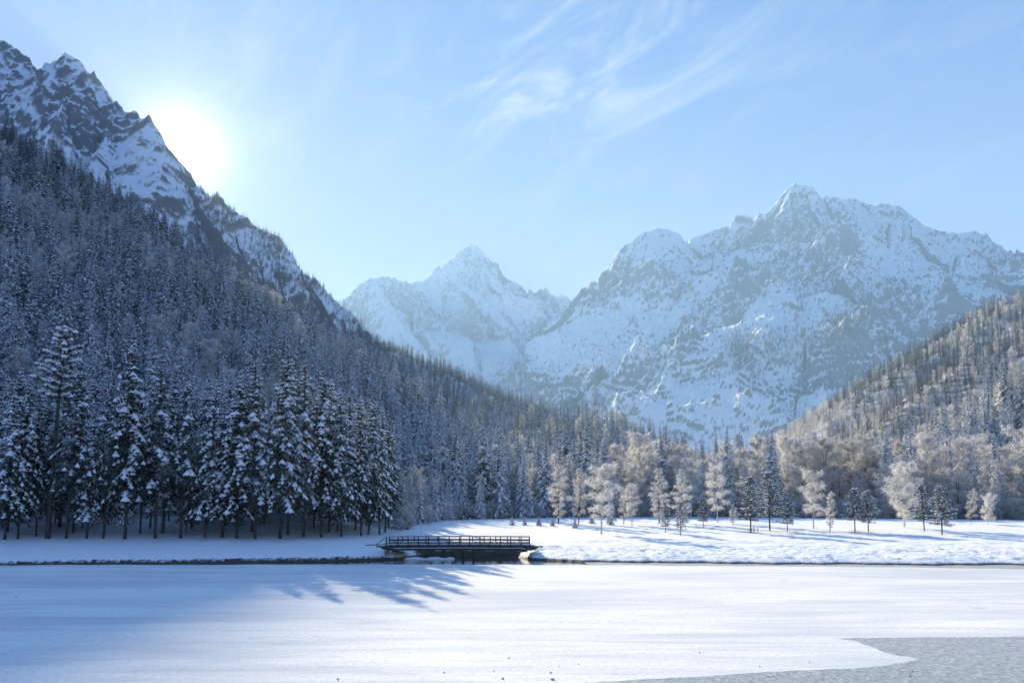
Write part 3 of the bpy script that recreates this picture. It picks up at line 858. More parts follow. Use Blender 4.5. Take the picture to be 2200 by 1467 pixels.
G_L = 'tall snow-laden spruces in the dark stand on the bank'
for px, b, t, k, w, lab in [
    (10, 1159, 842, 0, 1.0, 'spruce at the very edge of the picture, cut by the left border'),
    (38, 1158, 812, 5, .85, 'broad snowy spruce second from the left border in the dark stand'),
    (142, 1157, 775, 2, .9, 'sparse spruce just right of the bare-trunked pine'),
    (186, 1157, 866, 3, 1.0, 'low narrow spruce with thick white pads, first bright one from the left'),
    (222, 1157, 800, 4, .8, 'dark thin spruce between the low white-padded spruce and the tall one'),
    (268, 1158, 716, 1, .95, 'very tall slender spruce towering over the left part of the stand'),
    (333, 1156, 760, 2, 1.05, 'tall dark spruce with high crown and many bare dead lower twigs'),
    (388, 1156, 800, 4, 1.0, 'dark thin-crowned spruce left of the big white-loaded pair'),
    (440, 1155, 812, 0, .9, 'spruce with fan of drooping white boughs, left of the white-loaded pair'),
    (478, 1155, 860, 3, 1.3, 'heavily snow-loaded spruce whose boughs almost reach the bank'),
    (508, 1156, 795, 0, 1.1, 'broad heavily loaded spruce with boughs hanging low over the bank'),
    (548, 1157, 772, 1, 1.0, 'tall spruce directly left of the tallest one in the stand'),
    (602, 1156, 752, 5, 1.0, 'tallest and widest spruce, its tip highest in the middle of the stand'),
    (652, 1154, 772, 1, .9, 'spruce of the close pair right of the tallest one, left twin'),
    (690, 1154, 792, 5, .95, 'spruce of the close pair right of the tallest one, right twin'),
    (733, 1153, 832, 0, .95, 'lower spruce on the falling shoulder of the dark stand'),
    (775, 1151, 885, 2, .9, 'short spruce beside the isolated white-loaded one near the stand end'),
    (815, 1148, 872, 0, .85, 'isolated-topped spruce with white-loaded boughs near the bridge end'),
]:
    tree_px(K_sp[k], px, b, t, 'spruce_tree', lab, 'spruce', G_L, wide=w)
# the Scots pine with its long bare trunk
tall_pine = Kind('tall_pine', None); tall_pine.H = 30
tp = pine(77, 30, 3.9, .66, .9, 2.2, 1.0)
tall_pine.parts = [(n, mb.mesh('tall_pine_' + n, M[m])) for n, mb, m in zip(SPN, tp, ('bark', 'pine', 'snow'))]
tree_px(tall_pine, 102, 1157, 702, 'pine_tree', 'tall pine with long bare trunk and snowy tuft of crown above the stand', 'pine')

for px, b, t, kd, w, nm, cat, lab in [
    (1200, 1126, 990, K_larch[0], 1.0, 'larch_tree', 'larch', 'grey frosted larch left end of the meadow row, beside the dwarf firs'),
    (1243, 1126, 1009, K_grey[0], .6, 'frosted_tree', 'tree', 'dull grey frosted tree between the first larch and the birch'),
    (1292, 1147, 996, K_birch[0], 1.05, 'birch_tree', 'birch', 'big frosted birch with slanting pale trunk, standing forward on the meadow'),
    (1313, 1128, 1042, K_spl[0], .9, 'spruce_tree', 'spruce', 'small snowy spruce tucked close behind the big slanting birch'),
    (1340, 1126, 1045, K_grey[1], .5, 'frosted_tree', 'tree', 'small grey frosted tree between the small spruce and the round birch'),
    (1358, 1129, 1036, K_birch[1], .9, 'birch_tree', 'birch', 'small round-headed birch with thin white trunk'),
    (1416, 1124, 1000, K_larch[1], 1.15, 'larch_tree', 'larch', 'pale teardrop-shaped larch, left one of the bright pair'),
    (1467, 1124, 1002, K_larch[2], .9, 'larch_tree', 'larch', 'pale teardrop-shaped larch, right one of the bright pair'),
    (1430, 1144, 1078, K_pine[0], .9, 'pine_tree', 'pine', 'low dark young pine in front of the bright left larch'),
    (1462, 1150, 1078, K_pine[1], .9, 'pine_tree', 'pine', 'young pine nearest the shore below the bright pair of larches'),
    (1473, 1138, 1085, K_pine[2], .7, 'pine_tree', 'pine', 'small pine just behind the nearest-shore young pine'),
    (1511, 1134, 1062, K_pine[0], .9, 'pine_tree', 'pine', 'young pine that half hides the walker in the red jacket'),
    (1542, 1122, 1002, K_birch[2], .8, 'birch_tree', 'birch', 'birch with straight white trunk beside the walker in blue'),
    (1575, 1127, 1080, K_larch[1], 1.4, 'larch_tree', 'larch', 'low white-rimed young larch between the white-trunked birch and green pine'),
    (1613, 1145, 1025, K_pine[1], 1.1, 'pine_tree', 'pine', 'greenish pine with a double trunk and brush at its foot'),
    (1654, 1140, 1015, K_pine[2], 1.0, 'pine_tree', 'pine', 'tall open pine second in the row right of the double-trunked one'),
    (1692, 1141, 1060, K_pine[0], 1.0, 'pine_tree', 'pine', 'shorter pine with snow clumps between two taller meadow trees'),
    (1748, 1135, 1009, K_birch[0], .95, 'frosted_tree', 'tree', 'wide round frosted tree with dark trunk in the middle of the right row'),
    (1783, 1142, 1050, K_larch[0], .9, 'larch_tree', 'larch', 'shaggy frosted larch whose twigs reach down to the snow'),
    (1837, 1143, 1050, K_pine[2], 1.15, 'pine_tree', 'pine', 'darkest bushy pine on the meadow, left one of the dark pair'),
    (1866, 1143, 1054, K_pine[1], 1.1, 'pine_tree', 'pine', 'dark pine with slightly leaning trunk, right one of the dark pair'),
    (1943, 1133, 1003, K_willow[0], .95, 'willow_tree', 'willow', 'many-stemmed frosted willow fanning out white from one foot'),
    (1986, 1141, 1041, K_pine[1], 1.0, 'pine_tree', 'pine', 'frosted pine right of the fan-shaped willow, trunk a little bent'),
    (2024, 1149, 1044, K_pine[0], 1.1, 'pine_tree', 'pine', 'frosted straight pine standing nearest the shore on the far side of the meadow'),
    (2123, 1127, 1063, K_willow[1], .8, 'willow_tree', 'willow', 'low pale yellowish bush-like tree, last one before the right border'),
    (2085, 1124, 1050, K_grey[0], .7, 'frosted_tree', 'tree', 'small grey frosted tree before the low pale bush-like one'),
]:
    tree_px(kd, px, b, t, nm, lab, cat, 'trees standing free on the snowy meadow', wide=w * (1.3 if nm in ('larch_tree', 'birch_tree', 'frosted_tree') else 1.1))
# dwarf firs bowed under snow
K_dw = [mk('dwarf', 9, spruce(500 + i, 9, .04, 3.0, 1.0, 2, False), SPN, SPM) for i in range(3)]
for i, (px, b, t, w, lab) in enumerate([
    (1100, 1128, 1110, 1.3, 'leftmost of the snow-buried dwarf firs on the meadow'),
    (1127, 1128, 1108, 1.0, 'second dwarf fir from the left, slim white cone'),
    (1158, 1129, 1108, 1.2, 'third dwarf fir from the left, tallest and darkest at its foot'),
    (1187, 1130, 1110, 1.2, 'fourth dwarf fir, round white mound with a snow cap, by the first larch'),
    (1235, 1134, 1114, 1.1, 'dwarf fir just in front of the dull grey frosted tree'),
    (1271, 1124, 1106, 1.4, 'reddish-brown dwarf fir behind the slanting birch')]):
    tree_px(K_dw[i % 3], px, b, t, 'dwarf_fir', lab, 'fir', 'snow-buried dwarf firs', wide=w)

# ------------------------------------------------------------------ the forest
def scatter(sp, r0, r1, p0=-160, p1=2360):
    n = int(2 * r1 / sp)
    gx, gy = np.meshgrid(np.arange(-r1, r1, sp), np.arange(100, r1, sp))
    x = gx.ravel() + nrs.uniform(-.48, .48, gx.size) * sp; y = gy.ravel() + nrs.uniform(-.48, .48, gx.size) * sp
    r = np.hypot(x, y); p = 1100 + F * x / y
    k = (r > r0) & (r < r1) & (p > p0) & (p < p1)
    return x[k], y[k]
x1, y1 = scatter(5.2, 100, 330); x2, y2 = scatter(5.6, 330, 1420)
fx, fy = np.concatenate([x1, x2]), np.concatenate([y1, y2])
fr = np.hypot(fx, fy); fp = 1100 + F * fx / fy
fz = ground(fx, fy)
# where the meadow and the open bank are
EDX = [-400, 0, 600, 760, 835, 875, 930, 1000, 1120, 1250, 1500, 1700, 1850, 1950, 2200, 2500]
EDY = [119, 120, 122, 125, 132, 150, 172, 192, 205, 212, 212, 206, 200, 192, 184, 180]
edge_y = np.interp(fp, EDX, EDY) + 5 * fbm(fx * .06, fy * .06, 2, 30)
keep = fy > edge_y
# clearings
cm = fbm(fx * .011, fy * .007, 3, 61)
keep &= ~((cm > .5) & (fr > 520) & (fp < 560))
keep &= nrs.rand(len(fx)) < np.where(fr < 260, .92, .88)
# hidden behind a crest: drop what lies far down the back side
Hh, Dd, _ = NR.eval(fx, fy)
sight = (fz - CAMZ + 22) / fr
for T in TAKEN: keep &= (np.hypot(fx - T[0], fy - T[1]) > 1.6)
keep &= ~((river(fx, fy) > .1))
fx, fy, fz, fr, fp, sight = [a[keep] for a in (fx, fy, fz, fr, fp, sight)]
# crude horizon test so that unseen back slopes stay empty
bins = ((fp + 200) / 6).astype(int); order = np.argsort(fr); top = np.full(bins.max() + 2, -9.)
vis = np.ones(len(fx), bool)
tmp = top.copy()
gsl = (fz - CAMZ) / fr
for i in order:
    b = bins[i]
    if sight[i] < tmp[b] - .03: vis[i] = False
    if gsl[i] > tmp[b]: tmp[b] = gsl[i]
fx, fy, fz, fr, fp = [a[vis] for a in (fx, fy, fz, fr, fp)]
dn = fbm(fx * .014, fy * .014, 3, 80)
right = sstep(1250, 1750, fp)
pdec = np.clip(.15 + dn * 1.0 + right * .34 - .30 * (fr < 190) * (fp < 840), .0, .92)
pdec = np.where((fp > 840) & (fp < 1000) & (fy < 215), .6, pdec)
pdec = np.where((fp > 880) & (fp < 1230) & (fr > 200), np.minimum(pdec, .2), pdec)
# upper dark belt of the left hill is nearly pure conifer
pdec = np.where((fr > 560) & (fp < 1150), pdec * .35, pdec)
pdec = np.where((fr > 640) & (fp > 1780), pdec * .3, pdec)
dec = nrs.rand(len(fx)) < pdec
hgt = nrs.uniform(12, 26, len(fx)); hgt = np.where(dec, nrs.uniform(10, 19, len(fx)), hgt)
hgt = np.where(dec & (fp > 1250) & (fr < 450), nrs.uniform(12, 23, len(fx)), hgt)
hgt = np.where((fp < 840) & (fr < 230) & ~dec, nrs.uniform(14, 27, len(fx)), hgt)
hgt = np.where((fp > 840) & (fp < 1040) & (fy < 215), nrs.uniform(7, 13, len(fx)), hgt)
hgt *= np.where((fp < 850) & (fr < 230), 1.0, 1.0) * np.where(fr > 600, .85, 1)
fringe = fy < np.interp(fp, [0, 900, 1100, 2200], [0, 0, 222, 205])
dec |= fringe & (nrs.rand(len(fx)) < np.where(fp < 1230, .25, .8)) & (fp > 1050)
hgt = np.where(fringe & (fp > 1230), nrs.uniform(8, 15, len(fx)), hgt)
single = np.zeros(len(fx), bool)
seen = (fp > -20) & (fp < 2220)
for flag, cap in ((False, 268), (True, 270)):
    idx = np.where((dec == flag) & seen)[0]
    idx = idx[np.argsort(-(hgt[idx] / fr[idx]))][:cap]
    single[idx] = True
LM = [(-200, 'the left border'), (38, 'the broad spruce near the left border'), (102, 'the tall bare-trunked pine'), (186, 'the low white-padded spruce'), (268, 'the slender towering spruce'),
      (333, 'the spruce with dead twigs'), (388, 'the dark thin-crowned spruce'), (440, 'the spruce with a fan of boughs'), (508, 'the heavily loaded low-boughed spruces'), (602, 'the tallest spruce of the stand'),
      (670, 'the close pair of spruces'), (733, 'the falling shoulder of the stand'), (815, 'the left end of the bridge'), (880, 'the left third of the bridge'), (930, 'the last trunks of the stand'), (985, 'the snow-covered cars'),
      (1050, 'the middle of the bridge'), (1100, 'the leftmost dwarf fir'), (1145, 'the middle dwarf firs'), (1200, 'the first grey larch'), (1243, 'the dull grey frosted tree'), (1292, 'the slanting birch'),
      (1358, 'the small round-headed birch'), (1416, 'the left bright larch'), (1467, 'the right bright larch'), (1525, 'the two walkers'), (1575, 'the low white-rimed larch'), (1613, 'the double-trunked pine'),
      (1654, 'the tall open pine'), (1692, 'the pine with snow clumps'), (1748, 'the wide round frosted tree'), (1783, 'the shaggy larch'), (1850, 'the dark pair of pines'), (1943, 'the fan-shaped willow'),
      (1986, 'the bent frosted pine'), (2024, 'the straight shore-side pine'), (2085, 'the small grey frosted tree'), (2123, 'the pale bush-like tree'), (2200, 'the right border')]
def describe(i, dec_, shape):
    k = min(range(len(LM)), key=lambda j: abs(LM[j][0] - fp[i]))
    side = 'left of' if fp[i] < LM[k][0] - 14 else 'right of' if fp[i] > LM[k][0] + 14 else 'behind'
    r0 = float(np.interp(fp[i], [0, 700, 900, 1030, 1500, 2200], [119, 122, 138, 188, 214, 186]))
    dep = (fy[i] - r0)
    row = 'front-row' if dep < 8 else 'second-row' if dep < 15 else 'third-row' if dep < 23 else 'inner' if dep < 34 else 'deep-set' if dep < 60 else 'hillside'
    hh_ = hgt[i]
    siz = ('low' if hh_ < 9 else 'mid-height' if hh_ < 14 else 'tall') if dec_ else ('short' if hh_ < 17 else 'medium' if hh_ < 21.5 else 'tall')
    kd_ = shape + (' rimed leafless tree' if dec_ else ' snowy spruce')
    lx = LM[k][0]
    return f'{siz} {row} {kd_} {side} {LM[k][1]}', (0 if lx < 880 and row != 'hillside' else 1 if lx < 1250 else 2 if lx < 1850 else 3)
GS = ['spruces of the dark stand on the bank', 'shaded spruces beyond the bridge', 'spruces behind the meadow', 'spruces on the sunny slope']
GD = ['frosted trees in the dark stand', 'shaded leafless trees beyond the bridge', 'leafless trees behind the meadow', 'leafless trees of the sunny slope']
for i in np.where(single)[0]:
    wide = rnd.uniform(.8, 1.25)
    if dec[i]:
        kd = rnd.choice(K_birch + K_grey + K_larch + (K_willow if hgt[i] < 11 else []))
        shape = {'birch': 'round-headed', 'grey': 'twin-stemmed', 'larch': 'slim upright', 'willow': 'many-stemmed'}[kd.parts[0][1].name.split('_')[0]]
        lab, zn = describe(i, True, shape)
        place(kd, fx[i], fy[i], fz[i] - .1, hgt[i], rnd.uniform(0, 6.28), 'frosted_tree', lab, 'tree', GD[zn], wide)
    else:
        lab, zn = describe(i, False, 'slim' if wide < .97 else 'broad' if wide > 1.12 else 'even')
        kd = rnd.choice(K_sp if zn == 0 else K_spl + K_sp[:1] if zn == 1 else K_spr + K_spl[:2])
        place(kd, fx[i], fy[i], fz[i] - .1, hgt[i], rnd.uniform(0, 6.28), 'spruce_tree', lab, 'spruce', GS[zn], wide)

# the rest of the forest: instances of whole tree meshes on points
def proto_coll(name, meshes):
    c = bpy.data.collections.new(name)
    for i, me in enumerate(meshes): c.objects.link(bpy.data.objects.new(f'{name}_tree_{i}', me))
    return c
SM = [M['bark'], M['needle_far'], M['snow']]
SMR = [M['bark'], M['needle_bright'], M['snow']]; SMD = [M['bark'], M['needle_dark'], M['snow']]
mid = [join(spruce(600 + i, 20, .05, Rm, ld, 1), SM, 'mid_spruce') for i, (Rm, ld) in enumerate([(3.4, .55), (2.8, .45), (3.8, .4), (2.6, .3)])]
midr = [join(spruce(610 + i, 20, .05, Rm, ld, 1), SMR, 'rimed_spruce') for i, (Rm, ld) in enumerate([(3.2, .6), (2.8, .5), (3.6, .4)])]
far = [join(spruce(620 + i, 20, .04, Rm, 0, 0), SM, 'far_spruce') for i, Rm in enumerate([3.2, 2.7, 3.6])]
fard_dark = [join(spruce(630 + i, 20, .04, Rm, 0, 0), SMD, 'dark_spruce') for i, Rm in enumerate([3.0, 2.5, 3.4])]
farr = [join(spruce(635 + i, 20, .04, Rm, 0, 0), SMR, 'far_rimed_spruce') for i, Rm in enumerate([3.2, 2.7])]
BM = [M['bark'], M['frost_grey'], M['frost']]; BM2 = [M['bark'], M['frost_grey'], M['frost_grey']]
midd = [join(broadleaf(640 + i, 13, w, .15, kd_, 2200, .065), bm, 'mid_frosted') for i, (w, kd_, bm) in enumerate([(2.8, 'round', BM), (3.3, 'round', BM2), (2.0, 'tall', BM), (2.6, 'tall', BM2)])]
fard = [join(broadleaf(660 + i, 13, w, .12, kd_, 520, .15), bm, 'far_frosted') for i, (w, kd_, bm) in enumerate([(2.9, 'round', BM), (3.2, 'round', BM2), (2.4, 'tall', BM2)])]

def forest(name, xs_, ys_, zs_, hs_, meshes, Hp, label, cat=None):
    n = len(xs_)
    me = bpy.data.meshes.new(name + '_points'); me.vertices.add(n)
    me.vertices.foreach_set('co', np.stack([xs_, ys_, zs_], 1).astype(np.float32).ravel())
    for nm, arr in (('sc', hs_ / Hp), ('rz', nrs.uniform(0, 6.28, n)), ('wd', nrs.uniform(.8, 1.2, n))):
        a = me.attributes.new(nm, 'FLOAT', 'POINT'); a.data.foreach_set('value', arr.astype(np.float32))
    a = me.attributes.new('pick', 'INT', 'POINT'); a.data.foreach_set('value', nrs.randint(0, len(meshes), n).astype(np.int32))
    o = link(name, me); tag(o, label, cat, kind='stuff')
    g = bpy.data.node_groups.new(name + '_instancer', 'GeometryNodeTree')
    g.interface.new_socket('Geometry', in_out='INPUT', socket_type='NodeSocketGeometry')
    g.interface.new_socket('Geometry', in_out='OUTPUT', socket_type='NodeSocketGeometry')
    a = g.nodes.new('NodeGroupInput'); b = g.nodes.new('NodeGroupOutput')
    ci = g.nodes.new('GeometryNodeCollectionInfo'); ci.inputs['Collection'].default_value = proto_coll(name + '_kinds', meshes)
    ci.inputs['Separate Children'].default_value = True; ci.inputs['Reset Children'].default_value = True
    ip = g.nodes.new('GeometryNodeInstanceOnPoints'); ip.inputs['Pick Instance'].default_value = True
    def attr(nm, ty='FLOAT'):
        q_ = g.nodes.new('GeometryNodeInputNamedAttribute'); q_.data_type = ty; q_.inputs['Name'].default_value = nm; return q_.outputs[0]
    g.links.new(a.outputs[0], ip.inputs['Points']); g.links.new(ci.outputs[0], ip.inputs['Instance'])
    g.links.new(attr('pick', 'INT'), ip.inputs['Instance Index'])
    cx_ = g.nodes.new('ShaderNodeCombineXYZ'); g.links.new(attr('rz'), cx_.inputs[2]); g.links.new(cx_.outputs[0], ip.inputs['Rotation'])
    m_ = g.nodes.new('ShaderNodeMath'); m_.operation = 'MULTIPLY'; g.links.new(attr('sc'), m_.inputs[0]); g.links.new(attr('wd'), m_.inputs[1])
    c3 = g.nodes.new('ShaderNodeCombineXYZ'); g.links.new(m_.outputs[0], c3.inputs[0]); g.links.new(m_.outputs[0], c3.inputs[1]); g.links.new(attr('sc'), c3.inputs[2])
    g.links.new(c3.outputs[0], ip.inputs['Scale']); g.links.new(ip.outputs[0], b.inputs[0])
    md = o.modifiers.new('instancer', 'NODES'); md.node_group = g
    return o
rest = ~single
rt = fp > 1230 + 60 * nrs.randn(len(fp))
upper = (fr > 600 + 60 * nrs.randn(len(fp))) & (fp < 1000)
brown = (fr > 640) & (fp > 1780)
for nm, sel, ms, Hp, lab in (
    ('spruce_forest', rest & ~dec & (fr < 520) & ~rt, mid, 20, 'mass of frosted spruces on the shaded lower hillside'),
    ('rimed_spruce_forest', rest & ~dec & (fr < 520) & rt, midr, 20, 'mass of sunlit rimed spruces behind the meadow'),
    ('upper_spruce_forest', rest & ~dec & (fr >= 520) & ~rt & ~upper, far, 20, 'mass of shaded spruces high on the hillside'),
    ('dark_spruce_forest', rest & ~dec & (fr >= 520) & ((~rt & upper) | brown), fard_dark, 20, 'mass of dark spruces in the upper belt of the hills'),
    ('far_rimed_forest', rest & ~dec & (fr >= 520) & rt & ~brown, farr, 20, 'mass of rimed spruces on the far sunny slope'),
    ('frosted_forest', rest & dec & (fr < 520), midd, 13, 'mass of leafless rimed trees on the lower hillsides'),
    ('distant_frosted_forest', rest & dec & (fr >= 520), fard, 13, 'mass of leafless rimed trees on the upper hillsides')):
    k = np.where(sel)[0]
    if len(k): forest(nm, fx[k], fy[k], fz[k] - .2, hgt[k], ms, Hp, lab)

# trees on the snowy mountainside and on the massif: picked from the terrain itself
def on_mountain(name, o, n, weight, h0, h1, lab):
    me = o.data; co = np.empty(len(me.vertices) * 3, np.float32); me.vertices.foreach_get('co', co); co = co.reshape(-1, 3)
    r = np.hypot(co[:, 0], co[:, 1]); px, py = project(co[:, 0], co[:, 1], co[:, 2])
    nn = np.empty(len(me.vertices) * 3, np.float32); me.vertex_normals.foreach_get('vector', nn); nzv = nn.reshape(-1, 3)[:, 2]
    w = weight(co[:, 0], co[:, 1], co[:, 2], px, py, nzv) * r
    w = np.maximum(w, 0); w /= w.sum()
    k = nrs.choice(len(w), n, p=w)
    j = nrs.uniform(-1.5, 1.5, (n, 2))
    forest(name, co[k, 0] + j[:, 0], co[k, 1] + j[:, 1], co[k, 2] - .8, nrs.uniform(h0, h1, n), far, 20, lab)
def w_left(x, y, z, px, py, n):
    nv = fbm(x * .012 + z * .004, y * .012 - z * .01, 4, 90)
    crest = 3.5 * sstep(380, 500, px) * (.5 + .5 * (py < 640)) * (.35 + sstep(-.1, .3, nv + .25 * sstep(520, 640, px)))
    low = .9 * sstep(.12, .4, nv) * sstep(600, 420, z)
    return (crest + low) * (px > -60) * (px < 830) * (py < 760) * (n > .3)
on_mountain('mountainside_trees', mt_left, 8000, w_left, 7, 15, 'scattered small dark conifers on the snowy mountainside')
def w_mass(x, y, z, px, py, n):
    band = np.exp(-((py - (745 - .22 * (px - 1600) + 30 * np.sin(px * .012))) / 34) ** 2) * sstep(1540, 1600, px) * sstep(1900, 1820, px)
    nv = fbm(x * .004, y * .004, 4, 95)
    return (band * (.35 + sstep(-.2, .3, nv)) + .05 * sstep(.1, .5, nv) * (py > 740)) * (n > .2)
on_mountain('massif_trees', mt_mass, 3200, w_mass, 14, 26, 'thin belt of conifers across the shoulder of the rocky massif')

# ------------------------------------------------------------------ the bridge
BY = 108.6
def bridge_pt(px, py_, y=BY):
    x, yy, z = ray(px, py_); k = y / yy; return float(x * k), float(CAMZ + z * k)
bx0, bz = bridge_pt(838, 1169); bx1, _ = bridge_pt(1140, 1169)
DZ = bz
br = bpy.data.objects.new('footbridge', None); COL.objects.link(br); br.location = ((bx0 + bx1) / 2, BY, DZ)
tag(br, 'low dark wooden footbridge with snowy deck and open railings over the stream mouth', 'bridge')
def bpart(mb, name, mat, smooth=False, label=None):
    o = mb.build(name, mat, br, smooth); o.matrix_parent_inverse = Matrix.Translation(-br.location)
    if label: o['label'] = label
    return o
Lb = bx1 - bx0
def sag(x): return .06 * math.sin(math.pi * (x - bx0) / Lb)
# deck planks laid crosswise
npl = 76
pw = Lb / npl
plank = MB(); plank.box((0, 0, 0), (pw - .03, 3.0, .07)); plank_me = plank.mesh('plank', M['wood'])
for i in range(npl):
    x = bx0 + (i + .5) * pw
    o = bpy.data.objects.new('plank', plank_me); COL.objects.link(o); o.parent = br
    o.location = (x - br.location.x, rnd.uniform(-.05, .05), sag(x) - .04 + rnd.uniform(-.008, .008))
# bearers under the deck
for yy in (-1.35, -.45, .45, 1.35):
    b = MB(); n = 14
    for i in range(n):
        a, c = bx0 - .6 + (Lb + 1.2) * i / n, bx0 - .6 + (Lb + 1.2) * (i + 1) / n
        b.bar((a, BY + yy, DZ - .37 + sag(a) * .8), (c, BY + yy, DZ - .37 + sag(c) * .8), .26, .56)
    bpart(b, 'bearer', M['wood'])
for yy in (-1.62,):
    b = MB(); n = 14
    for i in range(n):
        a, c = bx0 + 1.2 + (Lb - 2.2) * i / n, bx0 + 1.2 + (Lb - 2.2) * (i + 1) / n
        b.bar((a, BY + yy, DZ - .58), (c, BY + yy, DZ - .58), .16, .26)
    bpart(b, 'lower_beam', M['wood'])
# trestle posts in the water
for px in (926, 951, 972, 995, 1017):
    x, _ = bridge_pt(px, 1180)
    for yy in (-1.2, 1.2):
        b = MB(); b.tube([(x, BY + yy, -.9), (x, BY + yy, DZ - .5)], [.075, .07], 8); bpart(b, 'pile', M['wood'])
    b = MB(); b.bar((x, BY - 1.5, DZ - .60), (x, BY + 1.5, DZ - .60), .22, .2); bpart(b, 'cross_beam', M['wood'])
# abutment logs on both ends
for s_, xe in ((-1, bx0), (1, bx1)):
    for k in range(4):
        b = MB(); b.tube([(xe - s_ * .7 * k, BY - 1.7, DZ - .22 - .22 * k), (xe - s_ * .7 * k + s_ * 1.6, BY - 1.72, DZ - .2 - .2 * k)], [.12, .11], 7)
        bpart(b, 'abutment_log', M['wood'])
# railings front and back
pxs = [830, 852, 867, 887, 904, 925, 936, 947, 962, 969, 988, 991, 1014, 1037, 1061, 1065, 1082, 1090, 1103, 1113, 1121, 1135]
def rail_side(yo, n, ph):
    xs_ = [bx0 - .1 + (Lb + .15) * (i + ph) / n for i in range(n + 1)]
    xs_[0] = bx0 - .3; xs_[-1] = bx1 - .15
    for i, x in enumerate(xs_):
        h = .98; z0 = DZ + sag(x)
        b = MB(); b.bar((x, BY + yo, z0 - .3), (x + rnd.uniform(-.02, .02), BY + yo, z0 + h), .13, .13); bpart(b, 'railing_post', M['wood'])
        if yo < 0 and i % 2 == 0 and i < n:
            b = MB(); b.bar((x + .02, BY + yo - .5, z0 - .25), (x, BY + yo - .06, z0 + .75), .09, .09); bpart(b, 'post_brace', M['wood'])
    for hgt_, w_, t_ in ((.96, .16, .07), (.58, .06, .13), (.20, .06, .13)):
        b = MB(); m = 12
        for i in range(m):
            a = xs_[0] + (xs_[-1] - xs_[0]) * i / m; c = xs_[0] + (xs_[-1] - xs_[0]) * (i + 1) / m
            yb = BY + yo - (.0 if hgt_ > .9 else .09)
            b.bar((a, yb, DZ + sag(a) + hgt_ + (.06 if hgt_ > .9 else 0)), (c, yb, DZ + sag(c) + hgt_ + (.06 if hgt_ > .9 else 0)), w_, t_)
        bpart(b, 'rail', M['wood'])
rail_side(-1.45, 14, 0); rail_side(1.45, 12, 0)
# snow lying on the deck, the rails' feet and the lower beam
def snow_strip(x0, x1, y, w, z, h, n, seed):
    b = MB(); q = random.Random(seed); V = []
    for i in range(n + 1):
        x = x0 + (x1 - x0) * i / n; e = min(1, min(i, n - i) / 1.5)
        hh = h * q.uniform(.55, 1.2) * e + .01; zz = z + sag(x)
        V += [(x, y - w / 2, zz), (x, y - w / 2 * .8, zz + hh * .8), (x, y, zz + hh), (x, y + w / 2 * .8, zz + hh * .8), (x, y + w / 2, zz)]
    b.add(V, [[i * 5 + j, (i + 1) * 5 + j, (i + 1) * 5 + j + 1, i * 5 + j + 1] for i in range(n) for j in range(4)])
    return b
bpart(snow_strip(bx0 - .5, bx1 + .2, BY, 2.9, DZ + .0, .22, 90, 3), 'deck_snow', M['snow'], True)
bpart(snow_strip(bx0 + .2, bx1 - .6, BY - 1.56, .30, DZ - .45, .05, 90, 4), 'beam_snow', M['snow'], True)
bpart(snow_strip(bx0 - .3, bx1 - .15, BY - 1.45, .12, DZ + 1.055, .03, 60, 5), 'rail_snow', M['snow'], True)
# small snowed-over ledge on the ice beside the piles
for k_, (px_, w_, lab_) in enumerate([(905, 1.9, 'longer low snow heap on the shelf beneath the left half of the bridge'), (948, 1.6, 'shorter low snow heap between the bridge piles')]):
    x_, _ = bridge_pt(px_, 1195, 107.0); bb = MB()
    for q_ in range(5): bb.blob((x_ + (q_ - 2) * w_ * .38, 106.9 + .2 * math.sin(q_ * 2.), -.02), (w_ * .42, .7, .22 + .08 * math.sin(q_ * 1.7)), 9, q_)
    tag(bb.build('snow_heap', M['snow'], None, True), lab_, 'snow heap', kind='stuff')
# broken rail leaning at the left end
b = MB(); b.bar((bx0 - 1.8, BY - 1.4, DZ - .05), (bx0 - .4, BY - 1.3, DZ + .95), .1, .1)
lo = b.build('leaning_pole', M['wood']); tag(lo, 'dark pole leaning against the left end of the bridge railing', 'pole')
b = MB(); b.bar((bx0 - 3.0, BY - 1.6, DZ - .02), (bx0 - .5, BY - 1.5, DZ + .06), .12, .12)
lo = b.build('fallen_pole', M['wood']); tag(lo, 'dark pole lying on the snow before the left end of the bridge', 'pole')

# bare bushes on the bank and brush along the left shore
def twiggy(name, px, py, h, n, label, cat='bush', seed=1, mat='bark', spread=.5):
    x, y, z = ray(px, py); Ys = np.linspace(95, 200, 700); k = Ys / y
    gz = ground(x * k, Ys); hit = np.where(CAMZ + z * k <= gz)[0]; Y = Ys[hit[0]] if len(hit) else 110
    X_ = x * Y / y; q = random.Random(seed); b = MB(); g0 = ground1(X_, Y)
    for i in range(n):
        a = q.uniform(0, 6.28); e = q.uniform(.2, 1) * spread * h
        p1 = (X_ + math.cos(a) * e * .4, Y + math.sin(a) * e * .4, g0 + h * q.uniform(.35, .6)); p2 = (X_ + math.cos(a) * e, Y + math.sin(a) * e, g0 + h * q.uniform(.6, 1))
        b.tube([(X_ + q.uniform(-.05, .05), Y, g0 - .1), p1, p2], [.025, .015, .006], 3)
        for j in range(5):
            f = q.random(); c = [p1[m] * (1 - f) + p2[m] * f for m in range(3)]; aa_ = a + q.uniform(-1.3, 1.3); l_ = q.uniform(.15, .5) * h * .5
            b.add([(c[0], c[1], c[2]), (c[0], c[1], c[2] + .02), (c[0] + math.cos(aa_) * l_, c[1] + math.sin(aa_) * l_, c[2] + l_ * q.uniform(.2, .9))], [[0, 1, 2]])
    o = b.build(name, M[mat]); return tag(o, label, cat)
twiggy('bush', 833, 1190, 1.9, 9, 'bare dark sapling on the snow bank before the left bridge end', seed=3)
twiggy('bush', 828, 1194, 1.0, 9, 'low tangle of bare twigs at the water below the left bridge end', seed=5)
